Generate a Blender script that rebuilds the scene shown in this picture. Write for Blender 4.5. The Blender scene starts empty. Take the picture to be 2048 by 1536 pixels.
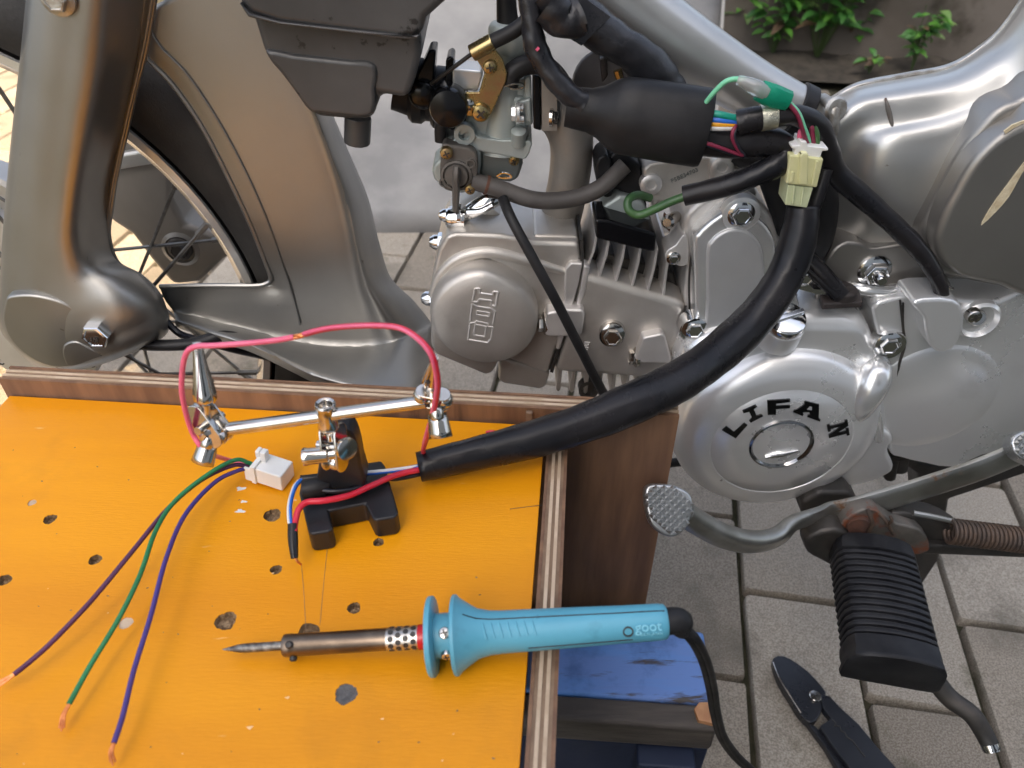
import bpy, bmesh, math, random
from math import sin, cos, pi, radians, sqrt, tan, atan2
from mathutils import Vector, Matrix
random.seed(7)
SC = bpy.context.scene
COL = SC.collection

# ------------------------------------------------------------------ camera
PITCH = radians(39); CZ = .70; FPX = 1547.0; PCX = 1024.0; PCY = 768.0
cam_d = bpy.data.cameras.new('camera'); cam = bpy.data.objects.new('camera', cam_d); COL.objects.link(cam)
cam_d.sensor_width = 36; cam_d.lens = 36 * FPX / 2048; cam_d.clip_start = .02; cam_d.clip_end = 500
cam_d.dof.use_dof = True; cam_d.dof.focus_distance = .50; cam_d.dof.aperture_fstop = 11
cam.location = (0, 0, CZ); cam.rotation_euler = (pi / 2 - PITCH, 0, 0)
SC.camera = cam
# ------------------------------------------------------------------ sky and sun
SUN_EL = radians(52); SUN_AZ = radians(180.5)     # azimuth clockwise from +Y: the sun stands behind the camera
W = bpy.data.worlds.new('World'); SC.world = W; W.use_nodes = True
nt = W.node_tree; nt.nodes.clear()
o_ = nt.nodes.new('ShaderNodeOutputWorld'); bg = nt.nodes.new('ShaderNodeBackground'); sk = nt.nodes.new('ShaderNodeTexSky')
sk.sky_type = 'NISHITA'; sk.sun_disc = False; sk.sun_elevation = SUN_EL; sk.sun_rotation = SUN_AZ
sk.air_density = 1.0; sk.dust_density = 5.0; sk.ozone_density = .6
hs = nt.nodes.new('ShaderNodeHueSaturation'); hs.inputs['Saturation'].default_value = .66
nt.links.new(sk.outputs[0], hs.inputs['Color']); nt.links.new(hs.outputs[0], bg.inputs[0]); bg.inputs[1].default_value = .15
nt.links.new(bg.outputs[0], o_.inputs[0])
sd = bpy.data.lights.new('sun', 'SUN'); sd.energy = 4.8; sd.angle = radians(.5); sd.color = (1, .73, .40)
sun = bpy.data.objects.new('sun', sd); COL.objects.link(sun)
sdir = Vector((sin(SUN_AZ) * cos(SUN_EL), cos(SUN_AZ) * cos(SUN_EL), sin(SUN_EL)))
sun.rotation_euler = sdir.to_track_quat('Z', 'Y').to_euler(); sun.location = (0, -3, 9)
SC.view_settings.view_transform = 'Standard'; SC.view_settings.look = 'None'
SC.view_settings.exposure = 1.34; SC.view_settings.gamma = 1; SC.view_settings.use_curve_mapping = False
SC.render.engine = 'CYCLES'; SC.cycles.use_denoising = True; SC.cycles.max_bounces = 6; SC.cycles.diffuse_bounces = 3; SC.cycles.glossy_bounces = 4; SC.cycles.use_adaptive_sampling = True; SC.cycles.adaptive_threshold = .02

# ------------------------------------------------------------------ points from sight lines
def ray(u, v):
    a = (u - PCX) / FPX; b = (PCY - v) / FPX
    return Vector((a, cos(PITCH) + b * sin(PITCH), -sin(PITCH) + b * cos(PITCH)))
CAMP = Vector((0, 0, CZ))
def U(u, v, y):
    d = ray(u, v); return d * (y / d.y) + CAMP
def G(u, v, z):
    d = ray(u, v); return d * ((z - CZ) / d.z) + CAMP
def PL(u, v, o, n):
    d = ray(u, v); return d * ((o - CAMP).dot(n) / d.dot(n)) + CAMP
def T(l): return [U(*p) for p in l]
def TG(l): return [G(*p) for p in l]

def cr(p0, p1, p2, p3, t):
    return .5 * ((2 * p1) + (p2 - p0) * t + (2 * p0 - 5 * p1 + 4 * p2 - p3) * t * t + (3 * p1 - p0 - 3 * p2 + p3) * t ** 3)
def spline(ps, sub, closed=False):
    n = len(ps); out = []
    if closed:
        for i in range(n):
            for k in range(sub): out.append(cr(ps[i - 1], ps[i], ps[(i + 1) % n], ps[(i + 2) % n], k / sub))
        return out
    if n == 2 and not isinstance(ps[0], (int, float)):
        return [ps[0].lerp(ps[1], k / sub) for k in range(sub + 1)]
    for i in range(n - 1):
        a = ps[i - 1] if i else ps[0] * 2 - ps[1]
        d = ps[i + 2] if i + 2 < n else ps[n - 1] * 2 - ps[n - 2]
        for k in range(sub): out.append(cr(a, ps[i], ps[i + 1], d, k / sub))
    out.append(ps[-1]); return out

# ------------------------------------------------------------------ mesh collector
class B:
    def __init__(s): s.v = []; s.f = []; s.m = []
    def add(s, vs, fs, mi=0):
        b = len(s.v); s.v += [Vector(x) for x in vs]
        for f in fs: s.f.append([i + b for i in f]); s.m.append(mi)
        return s
    def rings(s, rs, mi=0, c0=True, c1=True, closed=True):
        n = len(rs[0]); vs = [p for r in rs for p in r]; fs = []
        for i in range(len(rs) - 1):
            for j in range(n if closed else n - 1):
                k = (j + 1) % n
                fs.append((i * n + j, i * n + k, (i + 1) * n + k, (i + 1) * n + j))
        if closed and c0: fs.append(list(range(n))[::-1])
        if closed and c1: fs.append([(len(rs) - 1) * n + j for j in range(n)])
        return s.add(vs, fs, mi)
    def lathe(s, o, ax, prof, n=28, mi=0, sq=None):
        ax = Vector(ax).normalized(); a = ax.orthogonal().normalized()
        if abs(ax.z) < .9: a = ax.cross(Vector((0, 0, 1))).normalized()
        b = ax.cross(a); rs = []
        for r, h in prof:
            r = max(r, 1e-5)
            rs.append([o + ax * h + (a * cos(2 * pi * k / n) + b * sin(2 * pi * k / n)) * r for k in range(n)])
        return s.rings(rs, mi)
    def tube(s, pts, r, n=10, sub=6, mi=0, flat=1.0, cap=True, up=None, jit=0):
        if not isinstance(r, (list, tuple)): r = [r] * len(pts)
        P = spline(pts, sub); R = spline([float(x) for x in r], sub) if len(r) > 2 else [r[0] + (r[-1] - r[0]) * i / (len(P) - 1) for i in range(len(P))]
        t0 = (P[1] - P[0]).normalized()
        a = (Vector(up) if up else (Vector((0, 0, 1)) if abs(t0.z) < .9 else Vector((0, 1, 0))))
        rs = []
        for i, p in enumerate(P):
            t = (P[min(i + 1, len(P) - 1)] - P[max(i - 1, 0)]).normalized()
            a = (a - t * a.dot(t)).normalized(); b = t.cross(a)
            rs.append([p + (a * cos(2 * pi * k / n) + b * sin(2 * pi * k / n) * flat) * R[i] * (1 + jit * (.5 * sin(i * .53 + 1.1) + .6 * sin(i * .31 + 4 * pi * k / n) + .5 * sin(i * 1.37 + 6 * pi * k / n))) for k in range(n)])
        return s.rings(rs, mi, cap, cap)
    def poly(s, front, off, mi=0, draft=1.0):
        off = Vector(off); c = sum(front, Vector()) / len(front); n = len(front)
        nrm = Vector()
        for i in range(n): nrm += front[i].cross(front[(i + 1) % n])
        if nrm.dot(off) > 0: front = front[::-1]
        back = [c + (p - c) * draft + off for p in front]
        fs = [list(range(n)), [n + i for i in range(n)][::-1]]
        for i in range(n):
            j = (i + 1) % n; fs.append((j, i, n + i, n + j))
        return s.add(front + back, fs, mi)
    def prism(s, pts, y, th, mi=0, sm=0, draft=1.0):
        q = [U(p[0], p[1], p[2] if len(p) > 2 else y) for p in pts]
        if sm: q = spline(q, sm, True)
        return s.poly(q, (0, th, 0), mi, draft)
    def slab(s, pts, z, th, mi=0, sm=0):
        q = [G(p[0], p[1], z) for p in pts]
        if sm: q = spline(q, sm, True)
        return s.poly(q, (0, 0, -th), mi)
    def dome(s, pts, y, prof, sm=0, mi=0):
        q = [U(p[0], p[1], y) for p in pts]
        if sm: q = spline(q, sm, True)
        n = len(q); nrm = Vector()
        for i in range(n): nrm += q[i].cross(q[(i + 1) % n])
        if nrm.y > 0: q = q[::-1]
        c = sum(q, Vector()) / n
        return s.rings([[c + (p - c) * k + Vector((0, dy, 0)) for p in q] for k, dy in prof], mi)
    def box(s, c, d, rot=None, mi=0):
        vs = [Vector((x * d[0] / 2, y * d[1] / 2, z * d[2] / 2)) for x in (-1, 1) for y in (-1, 1) for z in (-1, 1)]
        if rot: vs = [rot @ v for v in vs]
        return s.add([v + Vector(c) for v in vs], [(0, 1, 3, 2), (4, 6, 7, 5), (0, 4, 5, 1), (2, 3, 7, 6), (0, 2, 6, 4), (1, 5, 7, 3)], mi)
    def loft(s, rows, nu=6, nv=6, mi=0, s0=0, s1=0):
        R = [spline([U(*p) for p in r], nu) for r in rows]
        cols = [spline([r[j] for r in R], nv) for j in range(len(R[0]))]
        cols = [c[s0 * nv:len(c) - s1 * nv] for c in cols]; n = len(cols[0]); m = len(cols)
        return s.add([p for c in cols for p in c], [(j * n + i, j * n + i + 1, (j + 1) * n + i + 1, (j + 1) * n + i) for j in range(m - 1) for i in range(n - 1)], mi)
    def strap(s, st, n=14, sub=5, mi=0, e=.5):
        # st: (u, v, y, half height, half thickness); superellipse section standing upright
        C = spline([U(p[0], p[1], p[2]) for p in st], sub); H = spline([p[3] for p in st], sub); K = spline([p[4] for p in st], sub)
        rs = []
        for i, c in enumerate(C):
            t = (C[min(i + 1, len(C) - 1)] - C[max(i - 1, 0)]).normalized()
            side = Vector((0, -1, 0)); side = (side - t * side.dot(t)).normalized(); up = side.cross(t)
            r = []
            for k in range(n):
                a = 2 * pi * k / n; ca, sa = cos(a), sin(a)
                r.append(c + up * H[i] * math.copysign(abs(ca) ** e, ca) + side * K[i] * math.copysign(abs(sa) ** e, sa))
            rs.append(r)
        return s.rings(rs, mi)
    def hexbolt(s, o, r, ax=(0, -1, 0), flange=True, mi=0, h=.8, boss=None):
        ax = Vector(ax).normalized()
        if flange: s.lathe(o, ax, [(r * 1.45, -.001), (r * 1.45, r * .18), (r * 1.1, r * .4), (0, r * .4)], 24, mi)
        s.lathe(o, ax, [(r * 1.05, 0), (r * 1.05, r * h), (r * .95, r * (h + .13)), (r * .8, r * (h + .17)), (r * .72, r * (h + .07)), (0, r * (h + .07))], 6, mi)
        return s
    def screw(s, o, r, ax=(0, -1, 0), rot=.4, mi=0, mi2=1):
        ax = Vector(ax).normalized()
        s.lathe(o, ax, [(r, -.002), (r, r * .35), (r * .85, r * .6), (r * .45, r * .72), (0, r * .74)], 20, mi)
        q = ax.to_track_quat('Z', 'Y').to_matrix() @ Matrix.Rotation(rot, 3, 'Z')
        for d in ((r * 1.1, r * .24, r * .2), (r * .24, r * 1.1, r * .22)): s.box(o + ax * r * .68, d, q, mi2)
        return s
    def build(s, name, mats, par=None, bev=0, seg=3, ang=38, solid=0, smooth=True, weld=0):
        me = bpy.data.meshes.new(name); me.from_pydata([tuple(v) for v in s.v], [], s.f)
        if weld:
            bm = bmesh.new(); bm.from_mesh(me); bmesh.ops.remove_doubles(bm, verts=bm.verts, dist=weld); bmesh.ops.recalc_face_normals(bm, faces=bm.faces); bm.to_mesh(me); bm.free()
        if not isinstance(mats, (list, tuple)): mats = [mats]
        for m in mats: me.materials.append(MAT[m])
        if len(mats) > 1: me.polygons.foreach_set('material_index', s.m)
        if smooth:
            me.polygons.foreach_set('use_smooth', [True] * len(me.polygons))
            me.set_sharp_from_angle(angle=radians(ang))
        me.update(); me.validate()
        o = bpy.data.objects.new(name, me); COL.objects.link(o)
        if par: setpar(o, par)
        if solid:
            md = o.modifiers.new('thickness', 'SOLIDIFY'); md.thickness = abs(solid); md.offset = -1 if solid > 0 else 1
        if bev:
            md = o.modifiers.new('bevel', 'BEVEL'); md.width = bev; md.segments = seg; md.limit_method = 'ANGLE'; md.angle_limit = radians(ang); md.harden_normals = True
        return o
BASE = {}
def setpar(o, p):
    o.parent = p
    w = BASE.get(p.name)
    o.matrix_parent_inverse = Matrix.Translation(-w) if w is not None else Matrix()
def thing(name, label, cat, loc, group=None):
    o = bpy.data.objects.new(name, None); COL.objects.link(o); o.location = loc; o.empty_display_size = .05
    BASE[o.name] = Vector(loc); return tag(o, label, cat, group)
def tag(o, label, cat, group=None):
    o['label'] = label; o['category'] = cat
    if group: o['group'] = group
    return o
def lab(o, t): o['label'] = t; return o
def text_mesh(txt, size, ext=.0004):
    cu = bpy.data.curves.new('t', 'FONT'); cu.body = txt; cu.size = size; cu.extrude = ext; cu.align_x = 'CENTER'; cu.align_y = 'CENTER'; cu.resolution_u = 3
    o = bpy.data.objects.new('t', cu); COL.objects.link(o)
    dg = bpy.context.evaluated_depsgraph_get(); me = bpy.data.meshes.new_from_object(o.evaluated_get(dg))
    bpy.data.objects.remove(o); bpy.data.curves.remove(cu); return me
def add_text(name, txt, size, o, xdir, n, mat, par, ext=.0004):
    me = text_mesh(txt, size, ext); x = Vector(xdir).normalized(); n = Vector(n).normalized(); x = (x - n * x.dot(n)).normalized(); y = n.cross(x)
    M = Matrix(((x.x, y.x, n.x, o.x), (x.y, y.y, n.y, o.y), (x.z, y.z, n.z, o.z), (0, 0, 0, 1)))
    me.transform(M); me.materials.clear(); me.materials.append(MAT[mat]); me.name = name
    ob = bpy.data.objects.new(name, me); COL.objects.link(ob); setpar(ob, par); return ob

# ------------------------------------------------------------------ materials
MAT = {}
def mat(name, c1, c2=None, rough=.5, r2=None, metal=0., scale=60., bump=0., bs=None, coat=0., lo=.38, hi=.62, stretch=None, spec=.5, detail=5., c3=None, s3=8., t3=.62, rot=None, trans=0., sss=0., w3=.06, m3=None, c4=None, s4=20., t4=.6, w4=.1, a4=1.):
    m = bpy.data.materials.new(name); m.use_nodes = True; MAT[name] = m
    nt = m.node_tree; N = nt.nodes; L = nt.links; p = N['Principled BSDF']
    p.inputs['Base Color'].default_value = (*c1, 1); p.inputs['Roughness'].default_value = rough; p.inputs['Metallic'].default_value = metal
    p.inputs['Coat Weight'].default_value = coat; p.inputs['Specular IOR Level'].default_value = spec; p.inputs['Transmission Weight'].default_value = trans
    if sss: p.inputs['Subsurface Weight'].default_value = sss; p.inputs['Subsurface Radius'].default_value = (.004, .004, .003)
    tc = N.new('ShaderNodeTexCoord'); mp = N.new('ShaderNodeMapping'); L.new(tc.outputs['Object'], mp.inputs[0])
    if stretch: mp.inputs['Scale'].default_value = stretch
    if rot: mp.inputs['Rotation'].default_value = rot
    def noise(s, d=detail, rg=.55, src=mp):
        n = N.new('ShaderNodeTexNoise'); n.inputs['Scale'].default_value = s; n.inputs['Detail'].default_value = d; n.inputs['Roughness'].default_value = rg
        L.new(src.outputs['Object' if src is tc else 0], n.inputs['Vector']); return n
    def rng(n, a, b, x, y):
        r = N.new('ShaderNodeMapRange'); L.new(n.outputs[0], r.inputs[0])
        for i, q in enumerate((a, b, x, y)): r.inputs[i + 1].default_value = q
        return r
    def mix(f, a, b):
        x = N.new('ShaderNodeMix'); x.data_type = 'RGBA'; L.new(f.outputs[0], x.inputs[0])
        for k, q in ((6, a), (7, b)):
            if isinstance(q, tuple): x.inputs[k].default_value = (*q, 1)
            else: L.new(q, x.inputs[k])
        return x.outputs[2]
    out = None
    if c2:
        n1 = noise(scale); out = mix(rng(n1, lo, hi, 0, 1), c1, c2)
    if c3:
        n3 = noise(s3, 8, .62, tc if False else mp); f3 = rng(n3, t3, t3 + w3, 0, 1); out = mix(f3, out or c1, c3)
        if m3 is not None:
            q = N.new('ShaderNodeMapRange'); L.new(f3.outputs[0], q.inputs[0]); q.inputs[3].default_value = metal; q.inputs[4].default_value = m3; L.new(q.outputs[0], p.inputs['Metallic'])
    if c4:
        n4 = noise(s4, 7, .6, tc); out = mix(rng(n4, t4, t4 + w4, 0, a4), out or c1, c4)
    if out is not None: L.new(out, p.inputs['Base Color'])
    if r2 is not None:
        n2 = noise(scale * .7 + 3, 6, .6); L.new(rng(n2, .35, .65, rough, r2).outputs[0], p.inputs['Roughness'])
    if bump:
        nb = noise(bs or scale * 3, 6, .6); bp = N.new('ShaderNodeBump'); bp.inputs['Strength'].default_value = bump; bp.inputs['Distance'].default_value = .001
        L.new(nb.outputs[0], bp.inputs['Height']); L.new(bp.outputs[0], p.inputs['Normal'])
    return m
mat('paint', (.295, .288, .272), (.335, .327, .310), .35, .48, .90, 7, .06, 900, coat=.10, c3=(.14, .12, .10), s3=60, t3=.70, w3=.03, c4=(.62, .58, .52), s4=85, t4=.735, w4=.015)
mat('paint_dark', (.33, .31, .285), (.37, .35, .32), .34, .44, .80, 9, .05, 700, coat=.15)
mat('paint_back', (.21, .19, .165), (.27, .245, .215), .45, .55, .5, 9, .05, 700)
mat('frame_paint', (.54, .53, .505), (.48, .47, .445), .28, .40, .80, 14, .05, 800, coat=.2, c3=(.14, .095, .065), s3=30, t3=.695, w3=.03, m3=.2)
mat('cast', (.62, .585, .54), (.57, .535, .49), .40, .52, .74, 40, .22, 1200, c4=(.26, .235, .205), s4=22, t4=.58, w4=.2, a4=.4)
mat('manifold', (.33, .30, .265), (.28, .255, .225), .45, .58, .6, 30, .2, 1200)
mat('pad_metal', (.50, .51, .51), (.44, .45, .45), .24, .34, .85, 60)
mat('cast_light', (.72, .69, .66), (.66, .63, .60), .36, .46, .65, 40, .15, 1500)
mat('alu', (.83, .83, .825), (.80, .80, .795), .26, .35, .64, 12, c4=(.42, .41, .39), s4=14, t4=.58, w4=.2, a4=.35)
mat('alu_bright', (.82, .82, .81), (.76, .76, .75), .18, .26, .72, 25)
mat('alu_panel', (.60, .60, .60), (.57, .57, .57), .38, .46, .6, 30, .1, 1800)
mat('chrome', (.82, .82, .82), (.74, .74, .74), .06, .16, 1, 40)
mat('cap_dark_reflection', (.27, .27, .27), None, .05, .09, 1, 40)  # chrome darkened in colour to stand in for a dark reflection
mat('nickel', (.66, .63, .59), (.54, .51, .47), .10, .20, 1, 60)
mat('zinc', (.42, .46, .445), (.36, .40, .385), .36, .5, .4, 30, .12, 1400)
mat('zinc_dark', (.20, .215, .205), (.25, .265, .25), .4, .5, .7, 30, .1, 1400)
mat('brass', (.50, .38, .17), (.42, .34, .17), .20, .34, .95, 60, c3=(.46, .25, .14), s3=45, t3=.52, w3=.15)
mat('cock', (.115, .105, .095), (.15, .135, .12), .5, .62, .3, 40, .2, 1400)
mat('rubber', (.012, .012, .013), (.024, .023, .024), .36, .52, 0, 30, .12, 500, spec=.24)
mat('rubber_peg', (.009, .009, .011), (.018, .018, .020), .36, .50, 0, 60, .15, 900, spec=.28)
mat('hose', (.055, .048, .044), (.085, .076, .070), .55, .7, 0, 40, .1, 500)
mat('sleeve', (.009, .009, .011), (.020, .018, .019), .22, .36, 0, 22, .10, 160, spec=.30)
mat('tape', (.014, .014, .017), (.03, .03, .034), .22, .42, 0, 30, .6, 120, spec=.42)
mat('plastic_box', (.040, .040, .042), (.075, .074, .074), .28, .46, 0, 9, .1, 120, c3=(.015, .014, .014), s3=60, t3=.62, w3=.03)
mat('plastic_black', (.005, .005, .006), None, .16, .26, 0, 40, spec=.35)
mat('grommet', (.030, .024, .022), (.045, .036, .034), .5, .6, 0, 40)
mat('dark_steel', (.05, .048, .046), (.085, .075, .066), .4, .58, .6, 30, .2, 500)
mat('lever', (.46, .455, .43), (.33, .32, .29), .30, .46, .92, 30, .1, 500, c3=(.16, .075, .03), s3=30, t3=.645, w3=.05, m3=.2)
mat('rust', (.13, .055, .033), (.075, .04, .03), .6, .8, .3, 90, .5, 600)
mat('rust_patch', (.13, .12, .105), (.19, .17, .15), .5, .6, .5, 60, .3, 500, c3=(.19, .06, .028), s3=45, t3=.52, w3=.08, m3=.1)
mat('rust_spring', (.085, .065, .055), (.13, .085, .06), .5, .7, .5, 90, .3, 600)
mat('tyre', (.014, .013, .013), (.022, .021, .02), .6, .75, 0, 40, .3, 400)
mat('hub', (.62, .60, .57), (.54, .52, .49), .36, .48, .7, 30, .1, 900)
mat('spoke', (.30, .29, .27), (.16, .145, .13), .4, .55, .8, 60)
mat('letter', (.004, .004, .004), None, .25, None, 0)
mat('wire_pink', (.72, .105, .20), (.80, .16, .27), .38, None, 0, 60)
mat('wire_red', (.60, .012, .035), (.66, .03, .06), .36, None, 0, 60)
mat('wire_purple', (.085, .018, .065), (.10, .025, .08), .4, None, 0, 60)
mat('wire_violet', (.050, .035, .23), (.07, .03, .16), .4, None, 0, 20)
mat('wire_green', (.012, .17, .055), (.02, .21, .075), .4, None, 0, 60)
mat('wire_lime', (.20, .60, .36), None, .4)
mat('wire_olive', (.055, .13, .04), (.04, .10, .035), .4, None, 0, 60)
mat('wire_blue', (.03, .16, .62), None, .36)
mat('wire_white', (.75, .75, .73), None, .4)
mat('wire_yellow', (.80, .36, .015), None, .4)
mat('wire_teal', (.01, .28, .20), None, .4)
mat('wire_black', (.010, .011, .018), None, .34)
mat('wire_maroon', (.20, .02, .05), None, .4)
mat('copper', (.80, .34, .14), (.62, .22, .08), .35, .5, .9, 300)
mat('white_nylon', (.80, .79, .75), (.74, .73, .69), .32, .42, 0, 50, sss=.15)
mat('cream_nylon', (.62, .60, .30), (.68, .66, .38), .36, .45, 0, 40, sss=.2)
mat('lime_nylon', (.52, .56, .33), (.58, .62, .40), .34, .45, 0, 40, sss=.2)
mat('clear_sleeve', (.80, .82, .80), None, .15, None, 0, trans=.7)
mat('green_tape', (.0, .22, .125), (.0, .28, .16), .38, .5, 0, 60, .5, 200)
mat('foil', (.70, .68, .56), (.50, .48, .38), .25, .45, .8, 140, .6, 300)
mat('orange', (.80, .315, .003), (.71, .262, .003), .30, .46, 0, 5, .16, 300, spec=.35, c3=(.80, .42, .12), s3=30, t3=.68, w3=.03, stretch=(.5, 2.8, 1), c4=(.34, .14, .012), s4=11, t4=.58, w4=.22, a4=.42)
mat('paint_fleck', (.86, .55, .26), None, .5)
mat('hole_wood', (.13, .075, .035), (.30, .20, .11), .8, None, 0, 500, .8, 700)
mat('putty', (.12, .115, .11), (.075, .07, .07), .6, None, 0, 400, .4, 500)
mat('ply_face', (.235, .125, .067), (.145, .075, .043), .6, .75, 0, 14, .2, 90, stretch=(5, 5, .55), c3=(.05, .026, .016), s3=9, t3=.60, w3=.14)
mat('ply_light', (.60, .46, .33), (.45, .33, .22), .7, .8, 0, 60, .4, 300, stretch=(1, 1, 1))
mat('ply_dark', (.17, .105, .065), (.27, .18, .115), .75, .85, 0, 60, .4, 300)
mat('blue_paint', (.06, .27, .68), (.13, .24, .56), .45, .6, 0, 9, .25, 120, c3=(.06, .05, .045), s3=13, t3=.61, w3=.05, stretch=(.6, 3.5, 1), c4=(.035, .10, .28), s4=26, t4=.52, w4=.15, a4=.7)
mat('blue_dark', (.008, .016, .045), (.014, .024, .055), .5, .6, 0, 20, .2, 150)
mat('grey_wood', (.10, .085, .072), (.055, .047, .042), .75, .85, 0, 12, .6, 90, stretch=(1, 9, 9))
mat('raw_wood', (.50, .27, .13), (.40, .19, .09), .7, None, 0, 80, .5, 200)
mat('iron_blue', (.105, .37, .49), (.095, .34, .455), .34, .46, 0, 40, .06, 500, c3=(.02, .16, .25), s3=160, t3=.73, w3=.02, c4=(.05, .20, .26), s4=45, t4=.62, w4=.12, a4=.5)
mat('iron_barrel', (.25, .195, .145), (.15, .115, .088), .28, .4, 1, 60, stretch=(1, 1, 1))
mat('iron_steel', (.62, .58, .52), (.45, .41, .37), .25, .35, 1, 60)
mat('iron_tip', (.12, .11, .10), (.34, .32, .29), .4, .55, .9, 260)
mat('iron_raised_glint', (.25, .60, .72), None, .4)  # lighter than the handle: highlight on the raised letters put into the colour
mat('red_band', (.55, .008, .012), None, .25)
mat('base_black', (.010, .010, .012), (.016, .016, .018), .34, .5, 0, 60, .1, 600)
mat('crimp_black', (.007, .008, .012), (.012, .013, .017), .22, .36, 0, 20, .05, 300)
mat('soil', (.045, .038, .030), (.085, .072, .055), .95, None, 0, 30, 1., 90)
mat('moss', (.030, .031, .013), (.065, .058, .034), .95, None, 0, 40, 1., 300)
mat('concrete_wall', (.135, .115, .095), (.20, .175, .15), .9, None, 0, 3.5, .6, 60, c3=(.07, .06, .045), s3=5, t3=.55, w3=.12)
mat('marble', (.33, .325, .32), (.19, .19, .195), .38, .5, 0, 6, .25, 9, lo=.36, hi=.66, stretch=(1, 1, 1.7), detail=7)
mat('marble_edge', (.40, .385, .36), None, .6)
mat('stucco', (.60, .60, .58), (.56, .56, .54), .9, None, 0, 3, .3, 200)
mat('leaf', (.10, .30, .035), (.15, .36, .06), .45, None, 0, 12, sss=.0)
mat('leaf_dark', (.045, .16, .03), (.07, .20, .04), .45, None, 0, 12)
mat('leaf_pale', (.19, .30, .09), (.14, .26, .07), .5, None, 0, 12)
mat('leaf_dead', (.17, .11, .055), (.11, .07, .04), .7, None, 0, 12)
mat('stem', (.07, .11, .035), None, .6)
mat('cream_peel', (.74, .64, .44), (.60, .48, .30), .8, None, 0, 200, .4, 400)
mat('weld', (.55, .54, .51), (.35, .32, .28), .3, .5, .8, 120, .6, 400)
for i, (a, b) in enumerate([((.215, .180, .138), (.375, .325, .262)), ((.18, .150, .114), (.32, .275, .22)), ((.25, .214, .170), (.44, .388, .318)), ((.215, .172, .125), (.36, .296, .222))]):
    mat('paver%d' % i, a, b, .85, .95, 0, 620, 1., 700, lo=.40, hi=.60, c3=(.12, .105, .08), s3=7, t3=.54, w3=.2, detail=8, c4=(.075, .072, .035), s4=16, t4=.60, w4=.12, a4=.6)
# ================================================================== the setting
def struct(o): o['kind'] = 'structure'; return o
g = B(); g.add([(-60, -60, -.022), (60, -60, -.022), (60, 60, -.022), (-60, 60, -.022)], [(0, 1, 2, 3)])
ground = struct(g.build('ground', 'moss'))
YAW = radians(-9.7); E1 = Vector((cos(YAW), sin(YAW), 0)); E2 = Vector((-sin(YAW), cos(YAW), 0))
pave = bpy.data.objects.new('pavement', None); COL.objects.link(pave); struct(pave)
bed = B(); bed.poly([E1 * a + E2 * b + Vector((0, 0, -.014)) for a, b in ((-1.6, -.6), (1.2, -.6), (1.2, 2.2), (-1.6, 2.2))], (0, 0, -.006)); bed.build('joint_bed', 'moss', pave)
cnt = 0
def proj(p):
    q = p - CAMP; f = q.y * cos(PITCH) - q.z * sin(PITCH); up = q.y * sin(PITCH) + q.z * cos(PITCH)
    return PCX + FPX * q.x / f, PCY - FPX * up / f
WY = radians(-11)
def wdist(p): return (p - Vector((.95, 2.34, 0))).dot(Vector((-sin(WY), cos(WY), 0)))
for i in range(-22, 16):
    s0 = .160 + i * .110
    for j in range(-3, 12):
        t0 = (.438 if i % 2 else .5435) + j * .2125
        c = E1 * (s0 + .055) + E2 * (t0 + .10625)
        d = c.y
        if d < .1 or wdist(c) > -.25: continue
        pu, pv = proj(c)
        if not (-520 < pu < 2450 and -60 < pv < 1800): continue
        if d > 1.5 and 560 < pu < 1400: continue
        w, l = .0515 + random.uniform(-.0008, .0008), .1030 + random.uniform(-.001, .001)
        R = Matrix.Rotation(YAW + random.uniform(-.008, .008), 3, 'Z') @ Matrix.Rotation(random.uniform(-.006, .006), 3, 'X')
        q = []
        for k in range(4):
            cxs, cys = ((-1, -1), (1, -1), (1, 1), (-1, 1))[k]
            cc = Vector((cxs * (w - .004), cys * (l - .004), 0))
            for a in (0, 45, 90):
                an = radians(a + 180 + 90 * k); q.append(R @ (cc + Vector((cos(an), sin(an), 0)) * (.004 + random.uniform(-.0012, .0012))) + c)
        dz = random.uniform(-.0015, .0015)
        m = B(); cen = c
        m.rings([[p + Vector((0, 0, -.03)) for p in q], [p + Vector((0, 0, -.003 + dz)) for p in q], [cen + (p - cen) * .985 + Vector((0, 0, dz)) for p in q]], 0)
        pm = random.choice(['paver0', 'paver0', 'paver1', 'paver2', 'paver3'])
        # a few paler stones as in the photograph's lower right
        if i in (1,) and .30 < t0 < .5: pm = 'paver2'
        m.build('paver', pm, pave, ang=30); cnt += 1
# soil strip and concrete wall at the back
def wl(x, dy=0, z=0):
    o = Vector((.95, 2.34, 0)); e = Vector((cos(WY), sin(WY), 0)); n = Vector((-sin(WY), cos(WY), 0))
    return o + e * x + n * dy + Vector((0, 0, z))
soil = B()
NX, NY = 60, 8
vs = []
for i in range(NX + 1):
    for j in range(NY + 1):
        vs.append(wl(-1.6 + i * .06, -.17 + j * .022, .004 + .025 * random.random() * (j / NY) + .02 * j / NY))
soil.add(vs, [(i * (NY + 1) + j, (i + 1) * (NY + 1) + j, (i + 1) * (NY + 1) + j + 1, i * (NY + 1) + j + 1) for i in range(NX) for j in range(NY)])
struct(soil.build('soil', 'soil'))
wb = B(); NXW, NZW = 70, 16; vs = []
for i in range(NXW + 1):
    for k in range(NZW + 1):
        vs.append(wl(-1.2 + i * .06, random.uniform(-.008, .008), -.02 + k * .06))
wb.add(vs, [(i * (NZW + 1) + k, (i + 1) * (NZW + 1) + k, (i + 1) * (NZW + 1) + k + 1, i * (NZW + 1) + k + 1) for i in range(NXW) for k in range(NZW)])
wb.poly([wl(-1.22, .02, -.02), wl(3.02, .02, -.02), wl(3.02, .02, .95), wl(-1.22, .02, .95)], tuple(wl(0, .2) - wl(0, 0)))
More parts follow.
